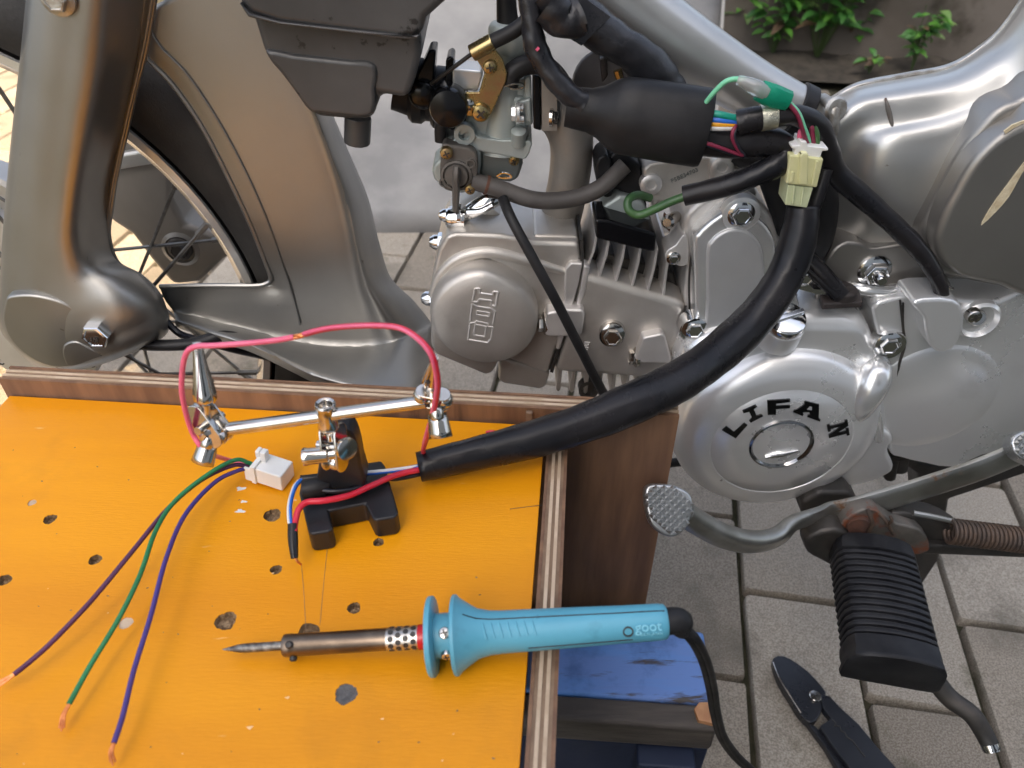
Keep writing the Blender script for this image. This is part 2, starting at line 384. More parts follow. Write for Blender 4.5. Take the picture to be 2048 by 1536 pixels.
tag(wb.build('concrete_wall', 'concrete_wall'), 'low weathered brown concrete wall behind the weeds', 'wall')
# unseen building added behind the camera to cast shade over the motorcycle
hs_ = thing('shade_building', 'unseen building added behind the camera to cast the shade', 'shade_building', (3.2, -4, 0))
h = B(); h.box((4.42, -4.4, 3.1), (10, 4.8, 6.2)); h.build('wall', 'stucco', hs_, bev=.02)
h = B(); h.box((4.42, -4.4, 6.29), (9.98, 5.1, .16)); h.build('roof', 'paver1', hs_)
for wx in (1.2, 4.2, 7.2):
    for wz in (1.6, 4.4):
        h = B(); h.box((wx, -1.985, wz), (1.3, .05, 1.3)); f_ = h.build('window', 'white_nylon', hs_, bev=.01)
        h = B(); h.box((wx, -1.955, wz), (1.14, .02, 1.14)); h.build('pane', 'plastic_black', f_)
# pale sheet leaning behind the engine
pb = B(); lean = .46
def pp(x, z, off=0): return Vector((x, 1.318 + lean * z, z)) + Vector((0, -.909, .417)) * off
rs = []
NXP, NZP = 26, 24
vs = [pp(-.43 + .80 * i / NXP, 1.0 * k / NZP, .010 * sin(i * .9 + k * .4) * sin(k * .7 + i * .23) * (1 if k else 0)) for i in range(NXP + 1) for k in range(NZP + 1)]
pb.add(vs, [(i * (NZP + 1) + k, (i + 1) * (NZP + 1) + k, (i + 1) * (NZP + 1) + k + 1, i * (NZP + 1) + k + 1) for i in range(NXP) for k in range(NZP)])
pan = thing('leaning_board', 'pale grey marbled board leaning upright behind the engine', 'board', (-.03, 1.33, 0))
pb.build('face', 'marble', pan, solid=.012)
e_ = B(); e_.poly([pp(.371, 0), pp(.376, 0), pp(.376, 1), pp(.371, 1)], Vector((0, .909, -.417)) * .03); e_.build('edge', 'marble_edge', pan)
# weeds
def weed(px, py, hgt, n, lf, spread, seed, label, m):
    rnd = random.Random(seed)
    base = px if isinstance(px, Vector) else G(px, py, .02)
    t = thing('weed', label, 'plant', base, 'weeds along the wall')
    s = B(); tips = []
    for k in range(max(2, n // 4)):
        a = rnd.uniform(0, 2 * pi); r = spread * rnd.uniform(.2, 1)
        p1 = base + Vector((cos(a) * r * .4, -abs(sin(a)) * r * .3, hgt * .55)); p2 = base + Vector((cos(a) * r, -abs(sin(a)) * r * .5 - .02, hgt * rnd.uniform(.7, 1.05)))
        s.tube([base, p1, p2], [.002, .0016, .001], 5, 4); tips.append((base, p1, p2))
    s.build('stem', 'stem', t)
    for k in range(int(n * 1.5)):
        b0, p1, p2 = tips[k % len(tips)]; f = rnd.uniform(.25, 1)
        p = b0.lerp(p1, f / .5) if f < .5 else p1.lerp(p2, (f - .5) / .5)
        a = rnd.uniform(0, 2 * pi); L = lf * rnd.uniform(.5, 1.0); w = L * rnd.uniform(.36, .48)
        d = Vector((cos(a), sin(a) * .6 - .35, rnd.uniform(-.25, .35))).normalized(); up = Vector((rnd.uniform(-.3, .3), rnd.uniform(-.7, -.1), 1)).normalized()
        sd_ = d.cross(up).normalized(); up = sd_.cross(d)
        m_ = B(); vs = [p]; st = []
        for i, (f_, ww) in enumerate(((.18, .45), (.42, 1), (.68, .82), (.88, .4))):
            c = p + d * L * f_ + up * L * (.10 * sin(f_ * 3) - .18 * f_ * f_)
            vs += [c - sd_ * w * ww * .5 + up * .12 * w * ww, c - up * .03 * L, c + sd_ * w * ww * .5 + up * .12 * w * ww]
        vs.append(p + d * L - up * L * .2)
        fs = [(0, 1, 2), (0, 2, 3)]
        for i in range(3):
            q = 1 + 3 * i; fs += [(q, q + 3, q + 4, q + 1), (q + 1, q + 4, q + 5, q + 2)]
        fs += [(10, 13, 11), (11, 13, 12)]
        m_.add(vs, fs); m_.build('leaf', rnd.choice(m * 3 + ['leaf_pale', 'leaf_dead']), t, ang=70)
for a in [(1632, 120, .36, 84, .08, .26, 1, 'tallest leafy weed in front of the dark wall, beside the frame tube', ['leaf_dark', 'leaf', 'leaf_dark']),
          (1492, 96, .15, 22, .075, .08, 2, 'bright green weed just right of the pale board', ['leaf']),
          (1588, 106, .30, 50, .075, .18, 3, 'leafy weed growing right against the tallest weed', ['leaf_dark', 'leaf']),
          (wl(.19, -.012, .235), 0, .12, 12, .12, .08, 4, 'big-leaved bright weed sprouting high from the wall', ['leaf']),
          (1708, 108, .14, 34, .065, .14, 5, 'small spreading weed at the foot of the wall', ['leaf', 'leaf_dark']),
          (1738, 146, .06, 14, .045, .05, 6, 'lowest tiny weed on the soil nearest the motorcycle', ['leaf_dark', 'leaf']),
          (1822, 142, .17, 30, .055, .06, 7, 'upright narrow pale green weed above the frame flange', ['leaf', 'leaf_dark']),
          (1872, 112, .09, 14, .06, .06, 8, 'rightmost small weed with rounded bright leaves', ['leaf']),
          (1545, 114, .20, 36, .065, .14, 9, 'dense low weed between the bright weed and the tallest one', ['leaf_dark', 'leaf'])]:
    weed(*a)

# ================================================================== workbench
ZO = .374
BY = radians(-4.8); BE1 = Vector((cos(BY), sin(BY), 0)); BE2 = Vector((-sin(BY), cos(BY), 0))
BO = G(1090, 852, ZO)
def bp(a, b, z): return BO + BE1 * a + BE2 * b + Vector((0, 0, z - ZO))
bench = thing('workbench', 'worn orange-topped plywood workbench in front of the motorcycle', 'workbench', bp(-.17, -.12, .2))
XL = -.352
holes = [(100, 1038, 15, 0), (190, 1119, 14, 0), (8, 1160, 15, 0), (545, 1030, 20, 0), (697, 1036, 19, 0), (552, 1139, 13, 0), (757, 1084, 12, 0), (708, 1216, 14, 0), (451, 1242, 22, 0), (617, 1264, 22, 0), (252, 1246, 14, 1), (692, 1388, 21, 2), (64, 1005, 10, 1)]
ob_ = B(); ob_.poly([bp(XL, 0, ZO), bp(0, 0, ZO), bp(0, -.36, ZO), bp(XL, -.36, ZO)], (0, 0, -.012))
top = ob_.build('top_board', 'orange', bench, smooth=False)
cut = B(); plugs = []
rr = random.Random(3)
for (u, v, r, k) in holes:
    c = G(u, v, ZO); rad = r / 4000 * .95
    ring = []
    for q in range(28):
        a = 2 * pi * q / 28; rq = rad * (1 + rr.uniform(-.07, .07) + .06 * sin(3 * a + u)); ring.append(c + Vector((cos(a) * rq, sin(a) * rq, 0)))
    dep = .0035 if k == 0 else .0006
    cut.poly([p + Vector((0, 0, .002)) for p in ring], (0, 0, -.002 - dep - .003)); plugs.append((ring, dep, k, c))
cobj = cut.build('cut', 'orange', None, smooth=False)
md = top.modifiers.new('holes', 'BOOLEAN'); md.object = cobj; md.operation = 'DIFFERENCE'; md.solver = 'EXACT'
dg = bpy.context.evaluated_depsgraph_get(); nm = bpy.data.meshes.new_from_object(top.evaluated_get(dg)); top.modifiers.clear(); top.data = nm; nm.name = 'top_board'
bpy.data.objects.remove(cobj)
for ring, dep, k, c in plugs:
    b = B(); inner = [c + (p - c) * .5 + Vector((0, 0, -dep * rr.uniform(.7, 1.2))) for p in ring]
    b.rings([[p + Vector((0, 0, -.0004)) for p in ring], [c + (p - c) * .85 + Vector((0, 0, -dep)) for p in ring], inner], 0, False, True)
    b.build('filled_hole' if k else 'hole', ['hole_wood', 'ply_light', 'putty'][k], bench)
for q, r, z_, m_, n_ in (([(603, 1128), (608, 1190), (612, 1262)], .00012, .00005, 'ply_dark', 'pencil_line'), ([(656, 1085), (648, 1160), (640, 1250)], .00012, .00005, 'ply_dark', 'pencil_line'), ([(1085, 1010), (1060, 1013), (1020, 1018)], .0002, .0001, 'dark_steel', 'pencil_line')):
    b = B(); b.tube([G(u, v, ZO + z_) for u, v in q], r, 5, 5); b.build(n_, m_, bench)
for k, (u, v, r) in enumerate(((482, 977, 8), (487, 1003, 5), (480, 1022, 7), (590, 1000, 3), (575, 1395, 3), (500, 1455, 4))):
    c = G(u, v, ZO + .0002); b = B(); b.poly([c + Vector((cos(a * .7) * r * 1.5, sin(a * .7) * r * .8, 0)) * (1 + .4 * sin(a * 2.3 + k)) / 4300 for a in range(9)], (0, 0, -.0003)); b.build('paint_drip', 'wire_white' if k < 3 else 'paint_fleck', bench)
for k in range(46):
    u, v = rr.uniform(10, 1010), rr.uniform(870, 1530); c = G(u, v, ZO + .0001); b = B(); r = rr.uniform(1, 3)
    b.poly([c + Vector((cos(a) * r, sin(a) * r * .7, 0)) * (1 + .4 * sin(a * 2.3 + k)) / 4300 for a in range(6)], (0, 0, -.0002)); b.build('speck', rr.choice(['putty', 'hole_wood', 'paint_fleck']), bench)
# plywood: five veneers in each board, the edge striped
def plyboard(name, corner, ex, ey, ez, th_axis, n=7):
    # box from corner spanned by ex, ey, ez; veneers stacked along th_axis (0, 1, 2)
    sp = [ex, ey, ez]; par = None
    for i in range(n):
        f0, f1 = i / n, (i + 1) / n
        c0 = corner + sp[th_axis] * f0; d = [v.copy() for v in sp]; d[th_axis] = sp[th_axis] / n
        o1, o2 = [x for x in range(3) if x != th_axis]
        ins = .0006 if i % 2 else 0
        c1 = c0 + d[o1].normalized() * ins + d[o2].normalized() * ins
        a = d[o1] - d[o1].normalized() * 2 * ins; b = d[o2] - d[o2].normalized() * 2 * ins
        b_ = B(); b_.poly([c1, c1 + a, c1 + a + b, c1 + b], d[th_axis] * .995)
        mt = 'ply_face' if i in (0, n - 1) else ('ply_dark' if i % 2 else 'ply_light')
        if par is None: par = b_.build(name, mt, bench, smooth=False)
        else: b_.build('veneer', mt, par, smooth=False)
    return par
TH = .0125
# back board, standing on edge behind the top and running past it to the right
plyboard('back_board', bp(XL - .004, .002, .12), BE1 * .438, BE2 * .014, Vector((0, 0, .2665)), 1)
# side board, its edge level with the top
plyboard('side_board', bp(.0022, -.36, .20), BE1 * TH, BE2 * .3608, Vector((0, 0, ZO + .003 - .20)), 0)
plyboard('side_board', bp(XL - TH - .004, -.36, .20), BE1 * TH, BE2 * .3608, Vector((0, 0, ZO - .008 - .20)), 0)
b = B(); b.poly([bp(-.012, .0005, ZO + .001), bp(-.008, .0005, ZO + .001), bp(-.008, .0005, ZO + .012), bp(-.012, .0005, ZO + .012)], BE2 * -.003); b.build('corner_block', 'ply_dark', bench, bev=.0005)
# blue stool under the bench
stool = thing('stool', 'blue painted weathered wooden stool under the workbench', 'stool', bp(-.1, -.12, 0))
ZS = .198
def sp_(u, v): return G(u, v, ZS)
A = G(1408, 1262, ZS); Bq = G(1428, 1408, ZS)
ed = (A - Bq).normalized(); ex = Vector((ed.y, -ed.x, 0)); LW = (A - Bq).length
m = B(); m.poly([Bq - ex * .50, Bq, A, A - ex * .50], (0, 0, -.022)); m.build('plank', 'blue_paint', stool, bev=.003)
m = B(); F0 = Bq - ed * .0005; m.poly([F0 - ed * .016 - ex * .5 + Vector((0, 0, -.004)), F0 - ed * .016 + ex * .001 + Vector((0, 0, -.004)), F0 + ex * .001 + Vector((0, 0, -.0005)), F0 - ex * .5 + Vector((0, 0, -.0005))], (0, 0, -.028)); m.build('rail', 'grey_wood', stool, bev=.003)
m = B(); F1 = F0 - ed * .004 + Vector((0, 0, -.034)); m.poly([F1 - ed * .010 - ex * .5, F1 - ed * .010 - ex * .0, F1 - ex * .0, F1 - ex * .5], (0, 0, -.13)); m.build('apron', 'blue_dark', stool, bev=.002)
for k in range(1, 4):
    m = B(); a0 = A + ed * (.006 + (k - 1) * .055)
    if k < 2: continue
for k in (0, 1):
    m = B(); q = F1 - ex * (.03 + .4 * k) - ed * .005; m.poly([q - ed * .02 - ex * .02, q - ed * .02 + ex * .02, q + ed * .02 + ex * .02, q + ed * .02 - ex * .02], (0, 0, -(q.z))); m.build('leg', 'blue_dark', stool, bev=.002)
m = B(); q = F0 + Vector((0, 0, .0004)); m.poly([q - ex * .012 - ed * .012, q + ex * .0012 - ed * .014, q + ex * .0012 + ed * .002, q - ex * .010 + ed * .001, q - ex * .014 - ed * .004], (0, 0, -.012)); m.build('split_wood', 'raw_wood', stool, bev=.0006)
# ================================================================== motorcycle: chassis
bike = thing('motorcycle', 'silver motorcycle with its engine, wiring and front wheel exposed', 'motorcycle', (.1, .53, 0))
YC = .53
# ---- front wheel
WC = Vector((-.4214, YC, .353)); AY = Vector((0, 1, 0))
def wlathe(prof, n=96):
    b = B(); rs = [[WC + Vector((cos(2 * pi * k / n) * r, dy, sin(2 * pi * k / n) * r)) for r, dy in prof] for k in range(n)]
    m = len(prof); vs = [p for r in rs for p in r]
    b.add(vs, [(k * m + j, ((k + 1) % n) * m + j, ((k + 1) % n) * m + (j + 1) % m, k * m + (j + 1) % m) for k in range(n) for j in range(m)]); return b
HR = .098
HC = Vector((-.368, YC, .348)); HR = .047
b = B(); b.lathe(HC, (0, 1, 0), [(.012, -.050), (.034, -.049), (.036, -.044), (HR - .002, -.043), (HR, -.041), (HR, -.036), (HR - .008, -.033), (HR - .010, .026), (HR, .030), (HR, .036), (.03, .040), (.012, .040)], 64)
wheel = b.build('front_wheel', 'hub', bike)
rim = wlathe([(.2255, -.0225), (.2262, -.0205), (.222, -.0190), (.2165, -.014), (.2150, -.006), (.2145, 0), (.2150, .006), (.2165, .014), (.222, .0190), (.2262, .0205), (.2255, .0225), (.2200, .0222), (.2140, .0165), (.2118, .007), (.2110, 0), (.2118, -.007), (.2140, -.0165), (.2200, -.0222)]).build('rim', 'alu_bright', wheel)
tp = []
for k in range(15):
    a = radians(-128 + k * 256 / 14); tp.append((.2495 + .0325 * cos(a), .0275 * sin(a) * -1))
tyre = wlathe(tp + [(.224, .017), (.224, -.017)]).build('tyre', 'tyre', wheel)
for k in range(18):
    for sd in (0, 1):
        fl = -.041 if sd == 0 else .037
        for dr in (-1, 1):
            if (k % 2 == 0) != (dr < 0): continue
            a = radians(k * 20 + sd * 10 + 4); b_ = a + dr * radians(38)
            p0 = HC + Vector((cos(a) * (HR - .005), fl, sin(a) * (HR - .005))); p1 = WC + Vector((cos(b_) * .213, (-.004 if sd == 0 else .004), sin(b_) * .213))
            s = B(); s.tube([p0, p1], .0015, 6, 1); d = (p0 - p1).normalized(); s.tube([p1 - d * .002, p1 + d * .017], .0026, 6, 1); s.build('spoke', 'spoke', wheel)
for k in range(18):
    a = radians(k * 20 + 8); s = B(); s.lathe(HC + Vector((cos(a) * (HR - .006), -.0434, sin(a) * (HR - .006))), (0, -1, 0), [(.0030, -.001), (.0030, .0007), (.0022, .0007), (.0020, -.0006), (0, -.0006)], 14); s.build('spoke_hole', 'dark_steel', wheel)
b = B(); b.lathe(U(-22, 452, .575), (0, -1, 0), [(.052, -.02), (.052, .004), (.049, .007), (.030, .008), (.028, .014), (0, .014)], 48); drum_ = b.build('brake_drum', 'hub', wheel)
# right fork leg seen through the spokes
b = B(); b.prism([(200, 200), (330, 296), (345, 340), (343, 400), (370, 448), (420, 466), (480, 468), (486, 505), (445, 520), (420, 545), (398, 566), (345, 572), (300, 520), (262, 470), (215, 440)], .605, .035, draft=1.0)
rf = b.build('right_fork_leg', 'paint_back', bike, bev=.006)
b = B(); b.hexbolt(U(360, 497, .604), .0075); b.build('pivot_bolt', 'dark_steel', rf)
b = B(); b.lathe(U(362, 497, .606), (0, -1, 0), [(.0165, -.002), (.0165, .0015), (.013, .003), (.012, .0005), (0, .0005)], 26); b.build('pivot_boss', 'paint_dark', rf)
b = B(); b.strap([(215, 325, .60, .0065, .004), (290, 312, .60, .0065, .004), (345, 306, .60, .006, .004)]); b.build('cross_bar', 'frame_paint', rf)
b = B(); b.strap([(338, 325, .66, .010, .006), (358, 380, .66, .012, .007), (392, 425, .66, .012, .007), (428, 462, .66, .009, .007)]); b.build('outer_lip', 'alu', rf)
# lower left hoses by the axle
b = B(); b.tube(T([(235, 682, .455), (300, 690, .45), (380, 688, .45), (450, 672, .455), (520, 690, .48)]), .0042, 10); b.build('brake_hose', 'rubber', bike)
b = B(); b.tube(T([(330, 640, .47), (360, 668, .465), (400, 680, .46), (470, 700, .47), (540, 715, .49)]), .0026, 8); b.build('speedometer_cable', 'wire_black', bike)
# ---- left fork leg, a pressed shell
Y = (.500, .454, .443, .441, .443, .462, .481, .480)
us = [(66, 66, 96, 152, 207, 246, 290, 318), (50, 50, 80, 136, 193, 231, 271, 290), (33, 33, 65, 116, 169, 206, 241, 255), (20, 20, 55, 101, 149, 185, 213, 227)]
rows = [[(u, v, y) for u, y in zip(r, Y)] for r, v in zip(us, (-60, 100, 250, 380))]
YF = [(.500, .453, .443, .440, .442, .460, .478, .484), (.500, .452, .442, .439, .440, .453, .474, .483), (.500, .452, .441, .438, .437, .443, .464, .480), (.50, .452, .441, .437, .434, .436, .455, .476), (.50, .454, .443, .438, .434, .434, .450, .474), (.50, .462, .450, .446, .442, .440, .453, .476)]
PF = [[(13, 470), (13, 470), (48, 470), (93, 470), (141, 470), (176, 470), (206, 470), (217, 470)],
      [(9, 530), (9, 530), (45, 530), (93, 532), (147, 530), (187, 525), (221, 522), (235, 527)],
      [(6, 580), (6, 580), (45, 585), (96, 588), (157, 580), (216, 560), (262, 547), (281, 554)],
      [(3, 630), (3, 630), (45, 640), (100, 645), (166, 630), (241, 605), (297, 585), (317, 591)],
      [(8, 660), (8, 660), (50, 688), (106, 700), (177, 683), (252, 655), (313, 627), (333, 628)],
      [(16, 675), (16, 675), (58, 716), (108, 737), (182, 726), (257, 700), (319, 670), (336, 648)]]
rows += [[(p[0], p[1], y) for p, y in zip(r, ys)] for r, ys in zip(PF, YF)]
rows.append([(p[0] + 2, p[1] + 4, .505) for p in PF[-1]])
b = B(); b.loft(rows, 7, 7); fork = b.build('front_fork', 'paint', bike, solid=-.0015, ang=80)
b = B(); b.prism([(9, 605), (18, 593), (60, 590), (110, 600), (146, 617), (150, 640), (150, 665), (165, 690), (212, 711), (186, 721), (150, 733), (104, 735), (58, 716), (20, 680), (5, 640)], .4335, .012, sm=3); b.build('link_cover', 'paint', fork, bev=.004, seg=4)
b = B(); b.prism([(128, 690), (150, 683), (175, 694), (205, 711), (188, 720), (150, 733), (133, 731), (124, 708)], .4318, .008, sm=3); b.build('cover_bulge', 'paint', fork, bev=.004, seg=4)
b = B(); b.hexbolt(U(200, 660, .4335), .0090, flange=False, h=.95); b.lathe(U(202, 656, .436), (0, -1, 0), [(.0125, -.003), (.0125, .0022), (.010, .003), (0, .003)], 28); b.build('axle_bolt', 'chrome', fork)
add_text('bolt_mark', 'I10I', .0045, U(199, 664, .4335) + Vector((0, -.0102, 0)), (1, 0, 0), (0, -1, 0), 'dark_steel', fork, .0003)
b = B(); b.hexbolt(U(116, -4, .438), .0062, flange=True); b.build('fork_bolt', 'weld', fork)
b = B(); b.tube(T([(316, -55, .483), (290, 98, .483), (270, 175, .483), (252, 258, .483), (232, 345, .483), (222, 410, .483), (216, 470, .483), (234, 526, .482), (280, 553, .479), (316, 590, .475), (334, 640, .473)]), .0022, 8); b.build('seam', 'paint', fork)
# ---- front fender
st = [[(255, 45, .487), (285, 25, .478), (330, 0, .470), (380, -20, .468), (430, -40, .470), (470, -55, .485), (500, -70, .54)],
      [(292, 112, .487), (318, 90, .476), (370, 65, .468), (430, 30, .466), (490, 0, .470), (520, -10, .487), (545, -15, .54)],
      [(345, 168, .487), (375, 150, .475), (430, 130, .466), (490, 105, .465), (540, 90, .470), (570, 85, .487), (600, 80, .54)],
      [(402, 250, .487), (434, 238, .474), (490, 220, .465), (545, 205, .464), (590, 195, .469), (622, 195, .487), (646, 200, .54)],
      [(452, 345, .487), (487, 335, .473), (540, 325, .464), (590, 310, .463), (632, 300, .468), (664, 300, .487), (688, 300, .54)],
      [(497, 440, .487), (532, 435, .473), (580, 428, .463), (625, 420, .462), (665, 410, .468), (702, 400, .487), (728, 395, .54)],
      [(530, 522, .487), (562, 520, .473), (605, 520, .463), (645, 515, .462), (685, 510, .468), (724, 500, .487), (752, 490, .54)],
      [(540, 568, .479), (575, 571, .466), (615, 573, .4612), (655, 576, .4612), (698, 575, .4675), (742, 560, .490), (774, 555, .54)]]
FY = (.4905, .4880, .4872, .4870, .4872, .4905, .57)
st = [[(u, v, y) for (u, v, _), y in zip(r, FY)] for r in st]
st = [[r[0], r[1], r[2], r[3], (r[4][0] + 14, r[4][1] - 4, r[4][2]), r[5], (r[6][0] + 8, r[6][1], r[6][2])] for r in st]
lo = [[(310, 545, .492), (398, 545, .489), (480, 545, .488)] + st[-2],
      [(318, 571, .491), (400, 570, .4885), (480, 569, .4876)] + st[-1],
      [(330, 600, .490), (400, 600, .4880), (480, 602, .4872), (542, 604, .487), (578, 606, .4868), (618, 609, .4866), (660, 613, .4866), (724, 612, .487), (768, 604, .4905), (826, 600, .57)],
      [(345, 620, .489), (400, 631, .4866), (480, 650, .4856), (544, 666, .485), (582, 674, .4848), (622, 681, .4846), (672, 686, .4848), (742, 684, .486), (806, 668, .490), (860, 642, .56)],
      [(348, 626, .486), (402, 638, .4820), (482, 658, .4790), (546, 675, .476), (584, 683, .4745), (624, 690, .4735), (676, 695, .473), (748, 694, .475), (812, 680, .483), (862, 656, .53)],
      [(350, 634, .479), (410, 650, .4640), (490, 673, .4550), (550, 696, .446), (590, 709, .4410), (630, 721, .437), (684, 733, .4330), (752, 737, .433), (817, 724, .447), (862, 700, .485)],
      [(350, 642, .472), (420, 664, .4520), (500, 688, .4400), (560, 716, .427), (594, 733, .4200), (634, 750, .414), (694, 767, .4080), (766, 780, .406), (828, 776, .414), (861, 750, .44)],
      [(352, 654, .474), (420, 678, .4550), (500, 704, .4440), (560, 732, .431), (592, 748, .4250), (630, 766, .418), (694, 785, .4130), (768, 798, .411), (832, 796, .419), (862, 774, .44)]]
b = B(); b.loft(st + [lo[2][3:]], 6, 6, s1=1); b.loft(lo, 6, 6, s0=1); fender = b.build('front_fender', 'paint', bike, solid=.0014, ang=60, weld=.0012)
b = B(); b.tube(T([(258, 50, .487)] + [r[0] for r in st[1:-1]] + [(541, 556, .489), (532, 567, .488), (505, 571, .4872), (420, 571, .488), (320, 573, .491)]), .0018, 8); b.build('rolled_edge', 'paint', fender)
b = B(); b.tube(T([(r[1][0], r[1][1], r[1][2] - .0006) for r in st[:-1]] + [(582, 580, .4862), (592, 615, .4858), (600, 650, .4844)]), .0008, 8); b.build('crease', 'paint', fender)
# ---- air cleaner box
b = B(); b.prism([(500, 20), (525, 100), (540, 128), (560, 150), (590, 190), (614, 226), (640, 236), (690, 241), (746, 241), (752, 215), (757, 190), (816, 199), (830, 160), (843, 110), (843, 60)], .466, .10, draft=.94)
air = b.build('air_cleaner_box', 'plastic_box', bike, bev=.005)
b = B(); b.prism([(470, -80), (476, 0), (498, 30), (560, 50), (700, 68), (812, 82), (836, 80), (846, 60), (852, 38), (905, -10), (915, -80)], .457, .115); b.build('lid', 'plastic_box', air, bev=.005)
b = B(); b.prism([(478, 6), (500, 28), (560, 44), (700, 60), (820, 73), (838, 70), (836, 76), (815, 79), (700, 66), (560, 50), (496, 34)], .4555, .01); b.build('lid_rib', 'plastic_box', air, bev=.0012)
b = B(); b.prism([(525, 100), (590, 110), (700, 122), (752, 130), (750, 180), (746, 232), (690, 233), (640, 228), (614, 218), (565, 150)], .4635, .01, sm=2); b.build('side_panel', 'plastic_box', air, bev=.003)
b = B(); b.tube(T([(716, 232, .485), (715, 262, .485), (714, 286, .485)]), .0085, 12); b.build('drain_stub', 'plastic_box', air, bev=.001)
b = B(); b.tube(T([(790, 170, .53), (850, 185, .53), (885, 195, .525), (910, 200, .52)]), [.016, .018, .0165, .0165], 20); b.lathe(U(838, 182, .53), (1, 0, -.12), [(.0185, -.006), (.021, -.003), (.021, .003), (.0185, .006)], 28); b.lathe(U(880, 195, .526), (1, 0, -.12), [(.018, -.005), (.020, -.003), (.020, .004), (.018, .006)], 28)
b.build('inlet_boot', 'rubber', bike)
b = B(); b.prism([(835, 150), (858, 100), (872, 100), (866, 180), (868, 205), (838, 212), (832, 180)], .505, .02); b.lathe(U(846, 188, .505), (0, -1, 0), [(.009, -.01), (.009, .004), (.006, .006), (0, .006)], 20); b.prism([(892, 118), (902, 112), (908, 118), (905, 160), (898, 195), (888, 190)], .50, .02); b.prism([(868, 200), (935, 215), (935, 245), (905, 262), (870, 245)], .508, .03); b.build('clamp_band', 'plastic_black', bike, bev=.0015)
b = B(); b.tube(T([(883, 245, .502), (881, 262, .502), (880, 283, .502)]), [.0045, .0042, .0036], 10); b.build('overflow_nipple', 'rubber', bike)
# ---- frame: main tube, pressed rear body
b = B(); b.tube(T([(1120, -100, .535), (1311, 53, .53), (1480, 163, .527), (1595, 222, .523), (1672, 256, .518)]), [.0240, .0220, .0190, .0162, .0150], 40, 8)
frame = b.build('frame_tube', 'frame_paint', bike)
b = B(); b.tube(T([(1646, 195, .514), (1664, 215, .500), (1668, 240, .496), (1662, 270, .498), (1650, 290, .505)]), [.003, .0042, .0036, .0042, .003], 10); b.lathe(U(1672, 218, .498), (.2, -1, .2), [(.008, 0), (.0065, .002), (0, .0026)], 14); b.build('weld_bead', 'weld', frame)
rb = [[(1660, 206, .530), (1716, 176, .535), (1811, 157, .535), (1895, 140, .535), (1957, 104, .535), (2010, 55, .535), (2080, -50, .535)],
      [(1664, 222, .514), (1718, 190, .515), (1811, 172, .514), (1898, 155, .512), (1962, 120, .512), (2016, 72, .512), (2086, -30, .512)],
      [(1664, 248, .503), (1716, 214, .501), (1806, 196, .500), (1900, 178, .499), (1970, 146, .498), (2026, 100, .498), (2094, 0, .498)],
      [(1656, 285, .501), (1708, 262, .499), (1776, 252, .493), (1890, 228, .490), (1978, 192, .489), (2036, 150, .489), (2100, 60, .488)],
      [(1648, 330, .502), (1694, 322, .498), (1768, 292, .484), (1880, 275, .480), (1972, 245, .480), (2044, 210, .480), (2104, 140, .480)],
      [(1640, 400, .502), (1684, 400, .498), (1748, 380, .482), (1862, 370, .476), (1960, 355, .477), (2044, 330, .478), (2104, 300, .478)],
      [(1628, 490, .505), (1676, 490, .500), (1744, 480, .486), (1852, 478, .480), (1950, 470, .480), (2044, 455, .480), (2104, 440, .480)],
      [(1615, 620, .515), (1676, 620, .512), (1752, 620, .505), (1850, 620, .500), (1950, 610, .50), (2044, 600, .50), (2104, 600, .50)]]
b = B(); b.loft(rb, 8, 8); body = b.build('rear_frame', 'frame_paint', bike, solid=-.002, ang=70)
b = B(); b.loft([[(p[0], p[1] - 1, .530) for p in rb[0]], [(p[0] + 1, p[1] - 8, .536) for p in rb[0]], [(p[0] + 2, p[1] - 5, .546) for p in rb[0]], [(p[0], p[1] + 10, .58) for p in rb[0]]], 8, 3); b.build('flange', 'frame_paint', body, solid=.0015)
b = B(); b.tube(T([(p[0], p[1] - 4 + 2 * sin(i * 2.1), .531) for i, p in enumerate(spl for spl in rb[0])]), .0016, 8, 10); b.build('seam_sealer', 'weld', body)
b = B(); b.loft([[(1890, 143, .545), (1930, 124, .545), (1960, 96, .545)], [(1880, 152, .533), (1925, 134, .533), (1962, 104, .533)]], 4, 2); b.build('gusset', 'dark_steel', body, solid=.003)
b = B(); b.tube(T([(1771, 196, .4990), (1776, 216, .4950), (1782, 240, .4925), (1786, 262, .4895)]), [.0006, .0014, .0014, .0006], 8); b.build('weld_seam', 'rust_patch', body)
b = B(); b.prism([(1630, 600), (1655, 520), (1684, 488), (1722, 487), (1748, 497), (1825, 489), (1870, 520), (1900, 590), (1760, 600), (1680, 596)], .476, .03, sm=3); plate = b.build('engine_mount', 'paint_dark', bike, bev=.003)
b = B(); b.hexbolt(U(1748, 540, .476), .0082, flange=True, h=.9); b.lathe(U(1748, 540, .476), (0, -1, 0), [(.0045, 0), (.0045, .014), (.003, .016), (0, .016)], 14); b.build('mount_bolt', 'chrome', plate)
